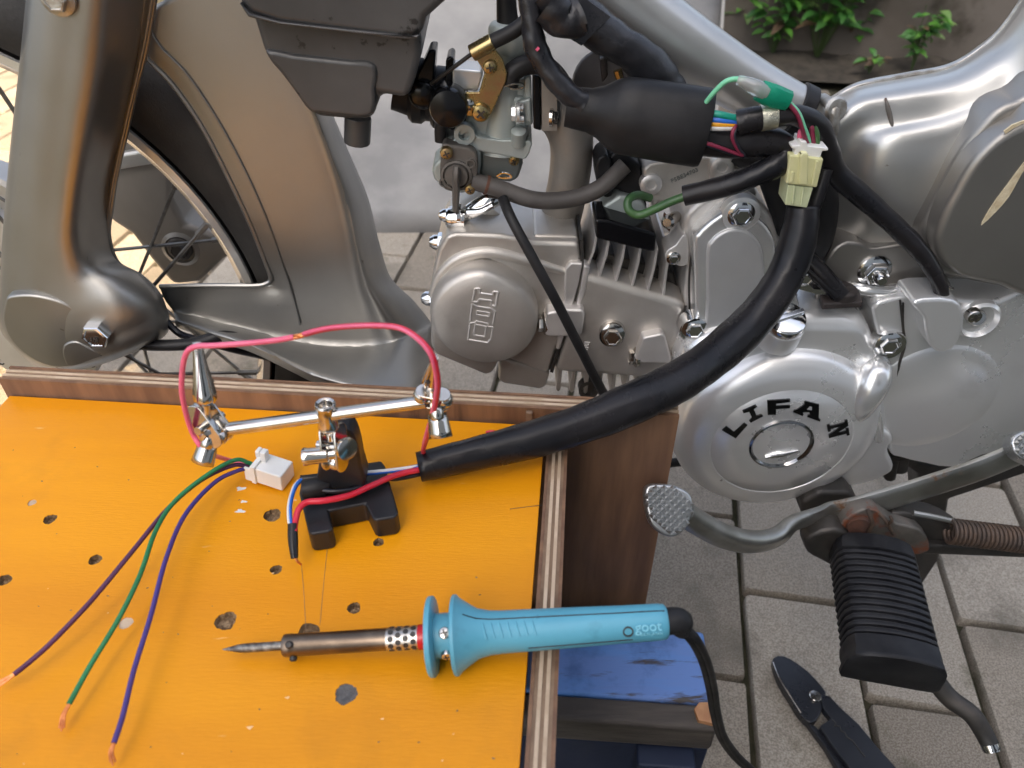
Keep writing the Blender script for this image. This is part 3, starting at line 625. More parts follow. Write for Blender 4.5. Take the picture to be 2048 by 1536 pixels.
# side cover
b = B(); b.prism([(1840, 470), (1858, 425), (1878, 384), (1912, 321), (1956, 262), (1997, 222), (2050, 200), (2110, 190), (2110, 590), (2000, 575), (1930, 562), (1880, 550), (1848, 515)], .464, .05, sm=3); sc_ = b.build('side_cover', 'paint_dark', bike, bev=.005)
b = B(); b.prism([(1872, 480), (1888, 432), (1912, 385), (1946, 328), (1990, 282), (2045, 250), (2110, 238), (2110, 588), (2000, 574), (1935, 560), (1905, 545), (1880, 520)], .449, .03, sm=3); b.build('cover_panel', 'paint_dark', sc_, bev=.011, seg=5)
b = B(); b.prism([(1963, 451), (1972, 431), (1990, 403), (2014, 371), (2050, 323), (2090, 280), (2090, 296), (2052, 335), (2036, 362), (2018, 394), (1992, 424)], .4484, .0012, sm=2); lab(b.build('peeled_sticker', 'cream_peel', sc_), 'cream strip of peeled sticker')
b = B(); b.prism([(2008, 263), (2025, 250), (2052, 240), (2052, 245), (2028, 256), (2011, 268)], .4486, .0012); b.build('paint_chip', 'cream_peel', sc_)
# dark underside and stand behind the lever
b = B(); b.prism([(1770, 905), (1850, 925), (1920, 935), (1960, 915), (2080, 890), (2080, 940), (1900, 1000), (1880, 1120), (1840, 1180), (1790, 1240), (1812, 1120), (1840, 1010), (1836, 950)], .475, .03); b.build('center_stand', 'dark_steel', bike, bev=.004)
b = B(); b.tube(T([(1850, 1330, .335), (1895, 1392, .318), (1942, 1428, .305), (1968, 1466, .295), (1984, 1500, .285)]), [.0075, .0075, .0072, .007, .0066], 14); ob = b.build('stand_foot', 'dark_steel', bike)
lab(ob, 'black curved stand rod with bare tip'); b = B(); b.tube(T([(1979, 1488, .2885), (1985, 1503, .2840)]), [.0070, .0062], 14, 3); b.build('bare_tip', 'chrome', ob)
# ================================================================== motorcycle: engine
# ---- cylinder head
b = B(); b.prism([(893, 472), (912, 466), (1000, 470), (1056, 478), (1066, 484), (1158, 486), (1163, 515), (1150, 570), (1130, 645), (1100, 742), (1092, 748), (1010, 716), (1001, 716), (986, 746), (972, 752), (872, 710), (863, 695), (860, 600), (866, 545), (876, 500)], .477, .066)
head = b.build('cylinder_head', 'cast', bike, bev=.008, seg=4)
b = B(); b.prism([(905, 468), (1000, 466), (1052, 474), (1050, 490), (1000, 484), (905, 484)], .486, .05); b.prism([(1066, 470), (1158, 474), (1160, 498), (1068, 490)], .484, .05); b.build('rocker_cap', 'cast', head, bev=.005)
b = B(); b.tube(T([(898, 490, .4795), (930, 478, .4795), (1000, 478, .4795), (1050, 484, .4795)]), .0018, 8); b.tube(T([(1070, 488, .4795), (1115, 492, .4795), (1156, 500, .4795)]), .0018, 8)
b.tube(T([(864, 592, .4775), (880, 552, .4775), (912, 520, .4775), (955, 505, .4775), (1000, 506, .4775), (1060, 522, .4775), (1136, 544, .4775)]), [.003, .004, .0048, .0048, .0045, .004, .003], 10); b.build('casting_ridge', 'cast', head)
cdi = [(861, 616), (866, 588), (885, 556), (919, 533), (954, 525), (985, 530), (1028, 550), (1056, 573), (1072, 604), (1076, 630), (1068, 663), (1047, 688), (1013, 706), (969, 711), (925, 700), (896, 682), (873, 656)]
b = B(); b.dome(cdi, .470, [(1.0, .012), (1.0, -.003), (.985, -.0075), (.95, -.0110), (.88, -.0130), (.6, -.0142), (.3, -.0146), (.02, -.0147)], 4); cdc = b.build('cam_cover', 'cast', head, ang=60)
def Z2(l, y=.4556): return [U(720 + a / 3.4133, 440 + c / 3.4133, y) for a, c in l]
b = B()
for path in ([(785, 470), (815, 468), (820, 500), (905, 512), (912, 490), (942, 492), (926, 588), (896, 582), (896, 550), (814, 540), (800, 562), (768, 556), (785, 470)],
             [(766, 572), (752, 690)], [(768, 574), (800, 590), (890, 602), (922, 622), (908, 712)], [(800, 620), (886, 634), (880, 658), (796, 646), (800, 620)],
             [(752, 704), (792, 698), (790, 688), (872, 706), (872, 726), (908, 730), (894, 814), (872, 838), (738, 816), (752, 704)], [(788, 712), (860, 726), (852, 796), (776, 784), (788, 712)]):
    P = Z2(path)
    for i in range(len(P) - 1): b.tube([P[i], P[i + 1]], .00085, 6, 1)
lab(b.build('embossed_letters', 'cast_light', cdc), 'raised CDI lettering turned on its side')
b = B(); b.prism([(1001, 716), (1094, 742), (1100, 748), (1092, 774), (1080, 780), (1006, 768), (996, 760)], .482, .05); b.build('lower_lug', 'cast', head, bev=.003)
for (u, v, r) in ((888, 436, .006), (868, 489, .0068), (852, 601, .0068)):
    b = B(); o = U(u, v, .495); b.lathe(o + Vector((.012, 0, .002)), (-1, 0, .05), [(.0085, 0), (.0085, .0025), (.007, .003)], 20); b.lathe(o + Vector((.010, 0, .002)), (-1, 0, .05), [(r, 0), (r, .006), (r * .9, .007)], 6); b.lathe(o + Vector((.003, 0, .002)), (-1, 0, .05), [(r * .85, 0), (r * .8, .003), (r * .5, .006), (0, .007)], 18); b.build('cap_nut', 'chrome', head)
# gasket, cylinder
b = B(); b.prism([(1160, 480), (1166, 480), (1168, 515), (1155, 570), (1136, 645), (1106, 746), (1100, 744), (1130, 645), (1149, 570), (1162, 515)], .4755, .06); b.build('head_gasket', 'dark_steel', bike)
b = B(); b.prism([(1168, 548), (1210, 560), (1366, 606), (1372, 618), (1350, 715), (1334, 762), (1108, 746), (1138, 645), (1157, 570)], .4745, .10); cyl = b.build('cylinder', 'cast', bike, bev=.006, seg=4)
b = B(); b.prism([(1130, 540), (1142, 526), (1166, 527), (1157, 570), (1138, 640), (1120, 700), (1112, 700), (1128, 620)], .4725, .01); b.prism([(1168, 530), (1180, 535), (1172, 580), (1150, 650), (1142, 650), (1160, 580)], .4728, .01); b.build('joint_flange', 'cast_light', cyl, bev=.002)
b = B(); b.prism([(1190, 500), (1345, 545), (1366, 602), (1250, 575), (1172, 548)], .50, .06); b.build('shaded_barrel_core', 'dark_steel', cyl, bev=.002)  # dark colour stands in for the shadow between the fins
for i, ((x0, y0), (x1, y1)) in enumerate((((1167, 545), (1192, 476)), ((1196, 553), (1218, 478)), ((1229, 563), (1250, 485)), ((1262, 573), (1281, 494)), ((1293, 583), (1313, 503)), ((1325, 592), (1337, 512)))):
    b = B(); b.prism([(x0 - 1, y0 + 4), (x0 + 4, y0 + 5), (x1 - 2, (y0 + y1) / 2 - 8), (x1 + 4, y1 - 6), (x1 - 1, y1 - 6), (x1 - 8, (y0 + y1) / 2 - 6)], .4785, .09); b.build('cooling_fin', 'cast_light', cyl, bev=.0004)
for i in range(8):
    u = 1118 + i * 27; v = 738 + i * 2.2
    b = B(); b.prism([(u, v), (u + 7, v), (u + 3, v + 42), (u - 1, v + 46), (u - 6, v + 42)], .482, .08); b.build('cooling_fin', 'cast', cyl, bev=.0006)
b = B(); b.prism([(1094, 626), (1130, 620), (1166, 620), (1170, 630), (1164, 668), (1158, 674), (1096, 674), (1088, 668)], .4655, .02); b.build('bolt_boss', 'cast_light', cyl, bev=.005, seg=4)
b = B(); b.prism([(1286, 676), (1322, 668), (1330, 672), (1344, 722), (1338, 728), (1278, 727), (1270, 718)], .466, .02); b.build('bolt_boss', 'cast_light', cyl, bev=.005, seg=4)
for (u, v) in ((1086, 646), (1268, 712)):
    b = B(); b.hexbolt(U(u + 4, v, .474), .006, (-1, -.15, 0)); b.build('flange_bolt', 'nickel', cyl)
b = B(); b.lathe(U(1224, 662, .474), (0, -1, .25), [(.0098, -.003), (.0095, .003), (.0085, .0045), (0, .0045)], 26); b.hexbolt(U(1224, 670, .470), .0066, (0, -1, .1), True); b.build('drain_bolt', 'nickel', cyl)
b = B()
for k in range(9): b.tube(T([(1169 - k * .9, 684 + k * 3.4, .4742), (1180 - k * .9 - (k % 3), 685.5 + k * 3.4, .4742)]), .0004, 5, 1)
b.build('cast_mark', 'cast_light', cyl)
b = B(); b.lathe(U(1175, 770, .49), (0, -1, .2), [(.008, 0), (.008, .01), (.005, .01), (.005, .004), (0, .004)], 20); b.build('bottom_stud', 'dark_steel', cyl)
# crankcase joint and upper cover
b = B(); b.prism([(1340, 735), (1352, 700), (1372, 645), (1368, 590), (1374, 530), (1366, 470), (1370, 436), (1380, 420), (1408, 399), (1452, 386), (1477, 382), (1503, 391), (1535, 420), (1558, 460), (1580, 538), (1600, 600), (1640, 640), (1600, 760), (1400, 800), (1338, 800)], .478, .075, sm=2)
case = b.build('crankcase', 'cast_light', bike, bev=.004)
b = B(); b.prism([(1388, 489), (1396, 468), (1422, 443), (1452, 421), (1464, 408), (1482, 402), (1502, 411), (1513, 435), (1535, 455), (1551, 483), (1558, 529), (1600, 610), (1560, 720), (1440, 790), (1385, 790), (1390, 700), (1391, 600)], .464, .03, sm=3); up = b.build('upper_cover', 'alu_bright', case, bev=.006, seg=5)
b = B(); b.prism([(1414, 506), (1423, 483), (1443, 466), (1468, 458), (1494, 463), (1514, 480), (1526, 506), (1530, 560), (1520, 640), (1480, 700), (1414, 700), (1414, 600)], .4615, .008, sm=3); b.build('cover_panel', 'alu_panel', up, bev=.0024)
b = B(); b.hexbolt(U(1482, 428, .464), .0062, flange=True, h=.7); b.build('cover_bolt', 'chrome', up)
b = B(); b.lathe(U(1481, 428, .466), (0, -1, 0), [(.0130, -.004), (.0125, .0018), (.011, .0024), (0, .0024)], 28); b.build('bolt_boss', 'alu', up)
b = B(); b.hexbolt(U(1388, 656, .462), .0062, flange=True, h=.7); b.lathe(U(1388, 656, .466), (0, -1, 0), [(.0115, -.008), (.0110, .003), (.010, .004), (0, .004)], 26); b.build('cover_bolt', 'chrome', case)
b = B(); b.prism([(1330, 512), (1336, 500), (1352, 490), (1366, 470), (1376, 480), (1376, 530), (1350, 530), (1336, 526)], .473, .02, sm=2); ear = b.build('mount_ear', 'cast_light', case, bev=.003); b = B(); b.hexbolt(U(1347, 516, .473), .0034, flange=True); b.build('ear_screw', 'nickel', ear)
b = B(); b.prism([(1286, 338), (1300, 326), (1400, 312), (1480, 318), (1494, 350), (1470, 385), (1400, 398), (1372, 400), (1318, 406), (1306, 420), (1300, 395), (1288, 372)], .492, .06); tp_ = b.build('chain_case', 'cast', bike, bev=.003)
b = B(); b.prism([(1420, 352), (1426, 325), (1440, 312), (1460, 316), (1478, 345), (1520, 395), (1440, 395)], .484, .03, sm=2); b.build('case_lobe', 'cast_light', tp_, bev=.004)
for (u, v, y) in ((1302, 369, .491), (1444, 334, .483)):
    b = B(); b.lathe(U(u, v, y), (0, -1, 0), [(.0075, -.006), (.0075, .001), (.006, .002), (.0035, .002), (.003, .0005), (0, .0005)], 22); b.build('case_screw', 'cast_light', tp_)
add_text('stamped_number', 'P5BE34703', .0042, U(1369, 351, .4917), (1, 0, .50), (0, -1, 0), 'zinc_dark', tp_, .0003)
# ---- flywheel cover with its drum
FC = U(1562, 888, .435)
b = B(); b.prism([(1352, 770), (1366, 710), (1400, 678), (1500, 654), (1560, 640), (1640, 636), (1722, 642), (1748, 668), (1764, 720), (1778, 800), (1784, 868), (1770, 900), (1700, 940), (1400, 900)], .4515, .075, sm=2)
fly = b.build('flywheel_cover', 'alu', bike, bev=.013, seg=6)
b = B(); b.lathe(FC, (0, 1, 0), [(0, .0), (.030, 0), (.0530, .0002), (.0534, .0008), (.0538, .0008), (.0542, .0002), (.062, .0012), (.068, .0030), (.0735, .0065), (.0775, .0115), (.0800, .0175), (.0810, .024), (.0815, .05)], 96); drum = b.build('drum_face', 'alu', fly, ang=60)
b = B(); b.prism([(1640, 966), (1680, 975), (1735, 968), (1778, 950), (1788, 938), (1786, 926), (1778, 908), (1780, 893), (1787, 884), (1780, 868), (1740, 850), (1690, 870), (1640, 900)], .4485, .03, sm=3); b.build('cover_corner', 'alu', fly, bev=.008, seg=5)
b = B(); b.tube(T([(1756, 725, .458), (1748, 752, .4475), (1734, 784, .4430), (1716, 820, .4440), (1696, 852, .448)]), [.009, .0125, .0125, .0095, .004], 20); b.build('cover_rib', 'alu_bright', fly)
b = B(); b.tube(T([(1716, 800, .452), (1742, 806, .449), (1756, 840, .4475), (1758, 880, .447)]), .0035, 10); b.build('rim_ridge', 'alu_bright', fly)
# letters: outlines on the face
def Z6(l, y=.4340): return [U(1350 + a / 4.5511, 750 + c / 4.5511, y) for a, c in l]
LET = {'L': [(430, 505), (470, 470), (540, 522), (632, 440), (660, 458), (552, 578)],
       'I': [(614, 328), (735, 275), (748, 290), (718, 312), (742, 372), (790, 360), (803, 376), (690, 435), (676, 420), (702, 392), (676, 335), (624, 350)],
       'F': [(840, 235), (1048, 222), (1050, 246), (922, 262), (922, 286), (1048, 278), (1048, 302), (920, 312), (918, 362), (846, 366)],
       'Nx': [(1472, 400), (1480, 420), (1504, 470), (1490, 536), (1530, 520), (1542, 578), (1520, 592), (1400, 618), (1366, 582), (1384, 500), (1345, 515), (1328, 470), (1345, 450), (1372, 462), (1418, 452), (1440, 405)]}
for k in 'LIF':
    b = B(); b.poly(Z6(LET[k]), (0, .002, 0)); lab(b.build('letter', 'letter', drum, smooth=False), 'black letter ' + k)
b = B(); b.poly(Z6([(1186, 240), (1312, 270), (1308, 395), (1325, 405), (1318, 424), (1206, 384), (1212, 366), (1228, 360), (1222, 338), (1172, 340), (1160, 348), (1172, 358), (1160, 374), (1078, 338), (1086, 322), (1108, 318), (1180, 268), (1176, 252)]), (0, .002, 0)); lab(b.build('letter', 'letter', drum, smooth=False), 'black letter A')
b = B(); b.poly(Z6([(1228, 288), (1248, 292), (1246, 322), (1200, 316)], .4336), (0, .0003, 0)); b.build('letter_counter', 'alu', drum, smooth=False)
NB = B(); na = radians(69); nr_ = .0428; ndir = Vector((sin(na), 0, cos(na))); nx = Vector((cos(na), 0, -sin(na))); nc = FC + ndir * nr_
def nq(l, k): NB.poly([nc + nx * x * .0150 + ndir * y * .0150 + Vector((0, -.0010 - k * .00002, 0)) for x, y in l], (0, .002, 0))
nq([(-.40, -.5), (-.22, -.5), (-.22, .5), (-.40, .5)], 0); nq([(.22, -.5), (.40, -.5), (.40, .5), (.22, .5)], 1); nq([(-.40, .5), (-.12, .5), (.40, -.5), (.16, -.5)], 2)
nq([(-.55, -.5), (-.06, -.5), (-.06, -.36), (-.55, -.36)], 3); nq([(.06, .36), (.55, .36), (.55, .5), (.06, .5)], 4); nq([(-.55, .36), (-.2, .36), (-.2, .5), (-.55, .5)], 5)
lab(NB.build('letter', 'letter', drum, smooth=False), 'black letter N')
b = B(); cc = FC + Vector((0, 0, 0)); b.lathe(cc, (0, -1, 0), [(.0245, -.001), (.0245, .0016), (.0232, .0022), (.0222, .0012), (.0215, -.0004), (.016, -.0022), (.008, -.0032), (0, -.0034)], 64); cap = b.build('inspection_cap', 'cap_dark_reflection', drum, ang=60)
R3 = Matrix.Rotation(radians(-15), 3, 'Y')
b = B(); b.strap([(1530, 912, .4358, .0012, .0025), (1562, 906, .4350, .0022, .0032), (1594, 899, .4358, .0012, .0025)]); b.build('cap_slot', 'chrome', cap)
# timing cap standing on top of the cover
o = U(1562, 655, .4535); ax = Vector((0, -.42, 1)).normalized()
b = B(); b.lathe(o, ax, [(.0162, -.012), (.0156, .004), (.0150, .006), (0, .006)], 40); tcap = b.build('timing_boss', 'alu', fly)
b = B(); b.lathe(o + ax * .006, ax, [(.0145, 0), (.0148, .004), (.0138, .007), (.010, .0082), (0, .0085)], 40); b.box(o + ax * .0145, (.025, .004, .004), Matrix.Rotation(radians(25), 3, 'X') @ Matrix.Rotation(.35, 3, 'Z')); b.build('timing_cap', 'chrome', tcap, bev=.0008)
# ---- rear sprocket cover
b = B(); b.prism([(1744, 618), (1775, 600), (1830, 592), (1930, 600), (2000, 602), (2100, 590), (2100, 860), (1965, 912), (1905, 936), (1850, 928), (1800, 916), (1778, 900), (1780, 800), (1762, 690)], .4585, .05, sm=2); spr = b.build('sprocket_cover', 'alu', bike, bev=.006, seg=4)
b = B(); b.lathe(U(1862, 800, .4562), (0, 1, 0), [(0, 0), (.040, .0002), (.0475, .0009), (.0505, .0020), (.0525, .0034)], 72); b.build('cover_dish', 'alu', spr, ang=60)
b = B(); b.tube(T([(1742, 640, .4555), (1800, 600, .4565), (1806, 660, .4575), (1808, 690, .4575), (1800, 720, .4575), (1780, 790, .4575)][1:]), .0007, 6); b.build('cover_joint', 'dark_steel', spr)
b = B(); b.prism([(1826, 604), (1846, 636), (1852, 668), (1860, 692), (1880, 706), (1906, 698), (1924, 668), (1928, 630), (1908, 600)], .4420, .03, sm=3); b.build('grommet_boss', 'alu', spr, bev=.005, seg=4)
gz = U(1880, 612, .452).z
b = B(); b.poly(spline([G(u, v, gz) for u, v in ((1836, 592), (1862, 585), (1896, 588), (1912, 604), (1910, 622), (1890, 628), (1866, 616))], 3, True), (0, 0, -.006)); b.lathe(G(1886, 607, gz), (0, 0, 1), [(.009, -.002), (.009, .003), (.0065, .0045), (0, .0045)], 22); b.prism([(1800, 588), (1836, 586), (1838, 604), (1806, 606)], .468, .01); b.build('rear_grommet', 'grommet', spr, bev=.0015)
b = B(); b.lathe(U(1957, 640, .456), (0, -1, 0), [(.0155, -.004), (.015, .001), (.013, .003), (.011, -.001), (0, -.001)], 28); b.build('bolt_recess', 'alu', spr)
b = B(); b.lathe(U(1948, 632, .456), (0, -1, .3), [(.0062, 0), (.0062, .004), (.005, .006), (0, .006)], 16); b.screw(U(1946, 630, .4505), .0055); b.build('recess_bolt', ['nickel', 'dark_steel'], spr)
b = B(); b.hexbolt(U(1776, 686, .455), .0066, flange=True, h=.75); b.lathe(U(1776, 686, .460), (0, -1, 0), [(.0125, -.006), (.0125, .003), (.0115, .004), (0, .004)], 26); b.build('joint_bolt', 'chrome', spr)
b = B(); b.tube(T([(1690, 572, .478), (1730, 580, .470), (1780, 582, .468), (1815, 575, .472), (1840, 566, .476), (1900, 585, .474)]), .0045, 10); b.build('case_edge', 'alu_bright', spr)
b = B(); b.hexbolt(U(1608, 552, .468), .0055, flange=True); b.prism([(1590, 545), (1625, 540), (1660, 565), (1662, 590), (1600, 580)], .4705, .02, sm=2); b.build('rear_bolt', 'chrome', case, bev=.001)
gz2 = U(1685, 600, .456).z
b = B(); b.poly([G(u, v, gz2) for u, v in ((1640, 588), (1720, 583), (1726, 604), (1646, 608))], (0, 0, -.005)); b.lathe(G(1682, 590, gz2), (0, 0, 1), [(.0105, -.001), (.0105, .005), (.0085, .0065), (0, .0065)], 22); b.build('front_grommet', 'grommet', fly, bev=.0012)
# under the engine
b = B(); b.prism([(1604, 1006), (1640, 985), (1700, 985), (1720, 1010), (1716, 1036), (1604, 1036)], .43, .05); b.build('peg_bar_mount', 'dark_steel', bike, bev=.004)
b = B(); b.lathe(U(1784, 930, .47), (0, -.3, -1), [(.005, -.006), (.005, .012), (.0035, .014), (0, .014)], 12); b.lathe(U(1795, 922, .478), (0, -.3, -1), [(.009, -.006), (.009, .008), (0, .008)], 14); b.build('drain_plug', 'dark_steel', bike)
for q in ([(1372, 612, .4735), (1366, 650, .4735), (1350, 705, .4735), (1336, 762, .4735)], [(1384, 500, .4772), (1378, 560, .4772), (1378, 640, .4772), (1362, 700, .4772)], [(1806, 606, .4572), (1806, 650, .4572), (1810, 690, .4572), (1800, 725, .4572), (1782, 800, .4572), (1776, 830, .4572)]):
    b = B(); b.tube(T(q), .0008, 6); b.build('gasket_line', 'dark_steel', case)
# ---- shift lever with its pads
b = B(); b.strap([(1366, 1026, .338, .0080, .0070), (1400, 1048, .342, .0082, .0070), (1450, 1073, .350, .0086, .0070), (1505, 1084, .358, .0088, .0066), (1552, 1074, .370, .0090, .0060), (1590, 1046, .384, .0100, .0045), (1640, 1030, .402, .0125, .0035), (1700, 1018, .405, .0120, .0035), (1780, 996, .408, .0120, .0035), (1870, 968, .411, .0120, .0035), (1960, 938, .414, .0120, .0035), (2040, 905, .416, .0120, .0035), (2100, 880, .416, .0120, .0035)], 18, 6, e=.7)
lev = b.build('shift_lever', 'lever', bike)
def pad(name, outline, o, n, th, par, step=.0060):
    n = n.normalized(); P = [PL(u, v, o, n) for u, v in outline]; Q = spline(P, 3, True)
    ox = Vector((1, 0, 0)); ox = (ox - n * ox.dot(n)).normalized(); oy = n.cross(ox); c = sum(Q, Vector()) / len(Q)
    b = B(); b.poly(Q, -n * th); p_ = b.build(name, 'pad_metal', par, bev=.0022, seg=4)
    xy = [((p - c).dot(ox) * .90, (p - c).dot(oy) * .90) for p in Q]
    def inside(x, y):
        r = False
        for i in range(len(xy)):
            (x1, y1), (x2, y2) = xy[i - 1], xy[i]
            if (y1 > y) != (y2 > y) and x < (x2 - x1) * (y - y1) / (y2 - y1) + x1: r = not r
        return r
    k = B(); R = 12
    for i in range(-R, R + 1):
        for j in range(-R, R + 1):
            x = (i + j) * step / 2; y = (i - j) * step / 2 * .9
            if not inside(x, y): continue
            q = c + ox * x + oy * y + n * .0001; h = step * .46
            k.add([q + ox * h, q + oy * h * .9, q - ox * h, q - oy * h * .9, q + n * step * .42], [(0, 1, 4), (1, 2, 4), (2, 3, 4), (3, 0, 4)])
    kk = k.build('knurling', 'pad_metal', p_, smooth=False); kk['kind'] = 'stuff'
    return p_
pad('toe_pad', [(1290, 985), (1297, 970), (1320, 967), (1350, 971), (1378, 985), (1386, 1005), (1384, 1030), (1372, 1058), (1352, 1073), (1328, 1070), (1304, 1050), (1293, 1020)], U(1340, 1020, .332), Vector((.05, -.70, .72)), .009, lev, .0054)
pad('heel_pad', [(2024, 885), (2032, 868), (2060, 860), (2100, 870), (2100, 940), (2060, 925), (2034, 910)], U(2050, 900, .405), Vector((.05, -.65, .76)), .012, lev)
b = B(); b.lathe(U(1640, 1049, .4005), (0, -1, 0), [(.0075, -.004), (.0075, .0006), (.006, .0006), (.0055, -.001), (0, -.001)], 18); b.build('clamp_slot', 'dark_steel', lev)
# ---- foot peg
ZP = .246
pi_ = G(1756, 1072, ZP); po_ = G(1806, 1318, ZP); pd = (po_ - pi_); PLn = pd.length; pd.normalize(); px_ = Vector((-pd.y, pd.x, 0)); px_ = px_ if px_.x > 0 else -px_
def pegsec(t, w, hgt, grow):
    c = pi_ + pd * t; q = []
    w += grow; n = 12
    top = [(-1, -.15), (-.97, .3), (-.86, .68), (-.6, .86), (-.3, .95), (0, 1.0), (.3, .95), (.6, .86), (.86, .68), (.97, .3), (1, -.15), (1, -.75), (.93, -.97), (.6, -1.0), (0, -1.0), (-.6, -1.0), (-.93, -.97), (-1, -.75)]
    for a, c_ in top: q.append(c + px_ * a * (w / 2) + Vector((0, 0, -hgt / 2 + c_ * (hgt / 2 + grow / 2))))
    return q
secs = [pegsec(-.002, .046, .020, 0), pegsec(0, .056, .026, 0), pegsec(.004, .059, .029, 0), pegsec(.011, .0595, .029, 0)]
nr = 13; t0_ = .012; t1_ = PLn - .018
for k in range(nr):
    a = t0_ + (t1_ - t0_) * k / nr; d = (t1_ - t0_) / nr
    for f, gr in ((.02, -.0050), (.18, -.0052), (.28, -.0010), (.40, .0002), (.62, .0002), (.82, -.0008), (.92, -.0045)): secs.append(pegsec(a + d * f, .0595 + .0015 * k / nr, .029, gr))
secs += [pegsec(t1_ + .001, .061, .030, .0006), pegsec(PLn - .012, .0615, .031, .0008), pegsec(PLn - .007, .0618, .031, -.0002), pegsec(PLn - .004, .063, .033, .001), pegsec(PLn - .001, .063, .033, .0008), pegsec(PLn, .0605, .031, -.001)]
b = B(); b.rings(secs); b.build('foot_peg', 'rubber_peg', bike, ang=40)
b = B(); b.prism([(1610, 1088), (1622, 1072), (1668, 1060), (1700, 1072), (1702, 1130), (1680, 1140), (1640, 1122), (1616, 1108)], .385, .018, sm=2); br = b.build('peg_bracket', 'dark_steel', bike, bev=.004)
b = B(); b.prism([(1670, 1075), (1690, 1040), (1720, 1022), (1752, 1020), (1795, 1048), (1840, 1060), (1860, 1090), (1840, 1110), (1700, 1110)], .392, .012, sm=2); b.build('hinge_plate', 'rust_patch', br, bev=.002)
b = B(); b.lathe(U(1718, 1049, .392), (-.25, -1, .15), [(.0092, -.004), (.0094, .003), (.0085, .0045), (0, .0048)], 28); b.build('hinge_pin', 'rust', br)
b = B(); b.tube(T([(1735, 1018, .388), (1742, 1036, .384), (1744, 1050, .384), (1736, 1066, .386)]), .0016, 8); b.tube(T([(1752, 1020, .395), (1772, 1042, .388), (1786, 1068, .388)]), .0014, 8); b.tube(T([(1780, 1032, .388), (1784, 1042, .386), (1772, 1052, .388)]), .0012, 8); b.build('return_spring', 'rust_spring', br)
b = B(); b.prism([(1780, 1030), (1850, 1034), (1900, 1050), (1935, 1080), (1898, 1106), (1840, 1112), (1800, 1090)], .402, .02, sm=2); b.build('stand_bracket', 'dark_steel', bike, bev=.004)
b = B(); b.strap([(1840, 1092, .40, .006, .004), (1950, 1096, .40, .006, .004), (2090, 1102, .40, .006, .004)]); b.build('side_stand', 'dark_steel', bike)
b = B(); b.tube(T([(1826, 1026, .404), (1870, 1034, .402), (1905, 1042, .400)]), .0022, 8); b.build('spring_hook', 'lever', bike)
h0 = U(1896, 1062, .396); h1 = U(2062, 1082, .394); hd = (h1 - h0); hl = hd.length; hd.normalize(); ha = Vector((0, 1, 0)); ha = (ha - hd * ha.dot(hd)).normalized(); hb = hd.cross(ha)
b = B(); TN = 19; pts = [h0 + hd * hl * k / (TN * 14) + (ha * cos(2 * pi * k / 14) + hb * sin(2 * pi * k / 14)) * .0092 for k in range(TN * 14)]; b.tube(pts, .00155, 7, 1); b.build('stand_spring', 'rust_spring', bike)
# ---- carburettor
b = B(); b.tube(T([(1020, 78, .515), (1012, 150, .515), (1004, 230, .513), (1000, 300, .512)]), [.0118, .0122, .0135, .0150], 28); carb = b.build('carburettor', 'zinc', bike)
b = B(); o = U(1020, 88, .515); ax = (U(1022, 50, .515) - o).normalized(); b.lathe(o, ax, [(.0128, -.004), (.0140, -.002), (.0140, .009), (.0128, .0115), (.010, .013), (0, .013)], 22); b.build('top_cap', 'zinc', carb)
b = B(); b.tube(T([(1012, -40, .515), (1013, 10, .515), (1016, 56, .515)]), [.0058, .0062, .0072], 16); b.build('throttle_cable_boot', 'rubber', carb)
b = B(); b.prism([(945, 205), (1048, 188), (1058, 225), (1056, 292), (1040, 300), (950, 290), (925, 262)], .503, .03); b.prism([(1020, 160), (1052, 152), (1060, 262), (1030, 270)], .505, .03); b.build('body', 'zinc', carb, bev=.004)
b = B(); b.prism([(905, 282), (935, 258), (955, 272), (1000, 280), (1060, 282), (1062, 296), (1052, 318), (1030, 316), (940, 300), (906, 296)], .497, .035, sm=2); b.build('bowl_flange', 'zinc', carb, bev=.002)
b = B(); b.lathe(U(929, 268, .496), (0, -1, 0), [(.0068, -.004), (.0068, .0018), (.004, .0018), (.0034, -.001), (0, -.001)], 20); b.build('flange_lug', 'zinc', carb)
b = B(); b.lathe(U(1037, 272, .497), (0, -.3, 1), [(.005, -.006), (.005, .004), (.003, .005), (0, .005)], 16); b.build('flange_lug', 'zinc', carb)
b = B(); b.prism([(962, 300), (1040, 312), (1046, 330), (1036, 360), (1020, 366), (958, 360)], .502, .03); b.build('float_bowl', 'zinc_dark', carb, bev=.003)
b = B(); b.prism([(884, 286), (900, 280), (955, 288), (962, 330), (955, 368), (940, 385), (905, 386), (868, 360), (866, 330), (880, 318)], .498, .025, sm=2); b.build('cock_housing', 'zinc', carb, bev=.003)
b = B(); b.prism([(884, 292), (900, 290), (940, 298), (954, 315), (955, 350), (946, 374), (910, 384), (885, 376), (880, 350)], .4895, .012, sm=3); ck = b.build('fuel_cock', 'cock', carb, bev=.002)
b = B(); b.lathe(U(913, 350, .4895), (0, -1, 0), [(.0105, -.002), (.0105, .0015), (.009, .002), (.0085, -.0005), (.0075, .003), (0, .0035)], 28); b.build('knob', 'cock', ck)
b = B(); b.strap([(913, 334, .4845, .002, .004), (912, 350, .483, .0025, .005), (912, 380, .484, .0026, .004), (911, 420, .486, .0022, .003)], 10, 4, e=.7); b.build('lever', 'cock', ck)
b = B()
for (u, v, r) in ((893, 305, .0042), (940, 378, .0036)): b.screw(U(u, v, .4885), r)
b.build('cock_screw', ['brass', 'dark_steel'], ck)
b = B()
for (u, v) in ((941, 327), (888, 365)): b.lathe(U(u, v, .4890), (0, -1, 0), [(.0032, -.001), (.0032, .001), (.0022, .001), (.002, -.0005), (0, -.0005)], 14)
